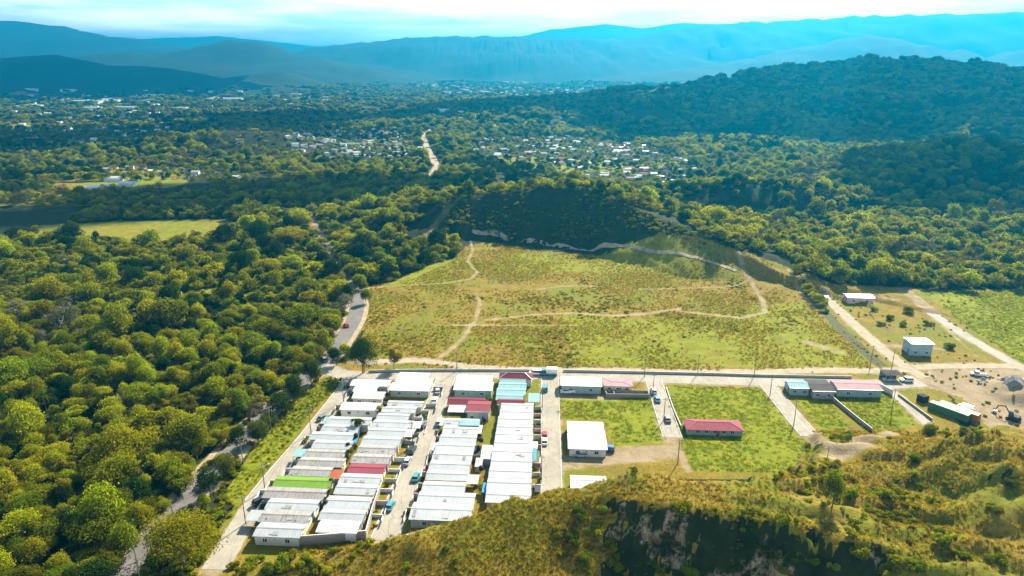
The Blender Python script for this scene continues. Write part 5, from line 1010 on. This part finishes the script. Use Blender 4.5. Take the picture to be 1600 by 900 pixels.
for n_, i in enumerate(od):
    x_, y_, z_ = sp[i, 0], sp[i, 1], szz[i]; s_ = .68 if y_ < 1500 else 1.0 if y_ < 2300 else 1.4
    if n_ < 290:
        k = random.randrange(14); o = mobj('town_house', HUTS[k], None, (x_, y_, z_), random.uniform(-.5, .5)); o.scale = (s_, s_, s_)
        rn = {0: 'white', 1: 'pale zinc', 2: 'pale zinc', 3: 'pale pink', 4: 'dark pink', 5: 'weathered grey', 6: 'pale turquoise'}[k % 7]
        pxx = 800+F*x_/(y_*CP+(H-z_)*SP); tag(o, 'tiny %s roofed house of the hazy town %s' % (rn, 'at the far left' if pxx < 200 else 'left of centre' if pxx < 420 else 'left of the pale town road' if pxx < 670 else 'right of the pale town road' if pxx < 850 else 'below the big right hill'), 'house', 'houses of the valley town')
    else:
        hw, hd, hh_ = random.uniform(4, 8)*s_, random.uniform(3.5, 5)*s_, random.uniform(3.5, 5.5)*s_*.8; b = len(rest.v)
        rest.add([(x_-hw, y_-hd, z_-3), (x_+hw, y_-hd, z_-3), (x_+hw, y_+hd, z_-3), (x_-hw, y_+hd, z_-3), (x_-hw, y_-hd, z_+hh_), (x_+hw, y_-hd, z_+hh_), (x_+hw, y_+hd, z_+hh_), (x_-hw, y_+hd, z_+hh_), (x_-hw, y_, z_+hh_*1.35), (x_+hw, y_, z_+hh_*1.35)], [(0, 1, 5, 4), (1, 2, 6, 9, 5), (2, 3, 7, 6), (3, 0, 4, 8, 7), (4, 5, 9, 8), (6, 7, 8, 9)]); restm += [0, 0, 0, 0, random.choice([1, 1, 2, 3]), 1]
m = rest.mesh('distant_town', far_mats[0]); [m.materials.append(q) for q in far_mats[1:]]; m.polygons.foreach_set('material_index', restm); tag(mobj('distant_town', m), 'far hazy rows of white houses across the valley', 'town', kind='stuff')
# big sheds and greenhouses of the valley
SHED = [(52, 168, 26, 'leftmost'), (140, 172, 30, 'below the long roof'), (135, 161, 48, 'longest, left of the others'), (196, 171, 28, 'bright, right of the broad shed'), (238, 151, 55, 'long, near the hills'), (282, 172, 20, 'small, right of the bright shed'), (352, 157, 55, 'long, in the valley middle'), (462, 149, 20, 'right of the long middle shed'), (108, 143, 30, 'thin, at the hill foot'), (50, 142, 24, 'thin, leftmost at the hill foot'), (730, 158, 26, 'beyond the town road'), (170, 296, 6.5, 'low white, by the dark pasture'), (200, 291, 7, 'second low white, by the dark pasture'), (178, 283, 8, 'farthest low white, by the dark pasture'), (148, 298, 8, 'left one by the dark pasture'), (117, 414, 4.5, 'white, half hidden in the left woodland')]
for i, (a, b, hw, lb) in enumerate(SHED):
    p = onto(a, b); d_ = hw*.35 if hw > 12 else hw*.5; hgt = 7 if hw > 12 else 3.4; o = empty('shed', p, -.05, 'large pale shed roof in the valley, '+lb if hw > 12 else 'pale shed building, '+lb, 'shed', 'sheds of the valley'); n = 4 if hw > 12 else 1
    MB().box(-hw, hw, -d_, d_, -4, hgt).build('wall', M['wall_white'], o)
    for k in range(n):
        y0, y1 = -d_+2*d_*k/n, -d_+2*d_*(k+1)/n; MB().add([(-hw-.5, y0, hgt+.05), (hw+.5, y0, hgt+.05), (hw+.5, (y0+y1)/2, hgt+(y1-y0)*.22), (-hw-.5, (y0+y1)/2, hgt+(y1-y0)*.22), (hw+.5, y1, hgt+.05), (-hw-.5, y1, hgt+.05)], [(0, 1, 2, 3), (3, 2, 4, 5), (0, 3, 5), (1, 4, 2)]).build('roof_bay', M['white_roof'], o)

# ------------------------------------------------------------------ unseen clouds above the frame, placed so their shade darkens woods and hills
cm, ct, co = NM('cloud_white'); cb = node(ct, 'BsdfDiffuse'); cb.inputs[0].default_value = (.85, .86, .88, 1); ct.links.new(cb.outputs[0], co.inputs[0])
def cloud(gx, gy, rx, ry, seed, label):
    r = random.Random(seed); bm = bmesh.new(); zc_ = 1150.0; kx = zc_/math.tan(R(SUN_EL))
    for k in range(16):
        a, q = r.uniform(0, 6.28), math.sqrt(r.random())*.8; sc = r.uniform(.28, .5); M4 = Matrix.Translation((math.cos(a)*q*rx, math.sin(a)*q*ry, r.uniform(0, 30))) @ Matrix.Diagonal((rx*sc, ry*sc, min(rx, ry)*sc*.5, 1))
        b0 = len(bm.verts); bmesh.ops.create_icosphere(bm, subdivisions=3, radius=1, matrix=M4); bm.verts.ensure_lookup_table()
        for v_ in bm.verts[b0:]: v_.co += Vector((r.uniform(-1, 1), r.uniform(-1, 1), r.uniform(-1, 1)))*6
    m = bpy.data.meshes.new('cloud'); bm.to_mesh(m); bm.free(); m.materials.append(cm); m.polygons.foreach_set('use_smooth', [True]*len(m.polygons))
    return tag(mobj('cloud', m, None, (gx+kx*math.sin(R(SUN_AZ)), gy+kx*math.cos(R(SUN_AZ)), zc_)), label, 'cloud', 'unseen clouds over the valley')
cloud(-300, 600, 330, 95, 1, 'broad low unseen cloud shading the woods left of the meadow hill')
cloud(430, 640, 130, 120, 2, 'small unseen cloud added to shade the dark hill at right')
cloud(950, 1420, 800, 560, 3, 'large unseen cloud placed to shade the big hill at right')
cloud(-620, 1180, 420, 210, 5, 'ragged unseen cloud added to shade the left part of the valley')
cloud(300, 1900, 700, 260, 7, 'long unseen cloud added to shade the far valley floor')
cloud(-1750, 3000, 1000, 520, 8, 'broad unseen cloud placed to shade the dark hill at far left')
cloud(-300, 1550, 520, 200, 9, 'long thin unseen cloud added to shade the valley left of the town road')
# ------------------------------------------------------------------ haze: one closed box of air round everything but the sky
hb = MB().box(-18500, 18500, -300, 25500, -30, max(float(zz.max())+40, 300))
hm, ht, ho = NM('valley_haze'); pv = node(ht, 'VolumePrincipled', Density=HAZE_DENSITY, Anisotropy=HAZE_G); pv.inputs['Color'].default_value = (*HAZE_COLOR, 1)
ht.links.new(pv.outputs[0], ho.inputs['Volume'])
tag(hb.build('haze', hm), 'blue haze filling the whole valley', 'haze', kind='stuff')
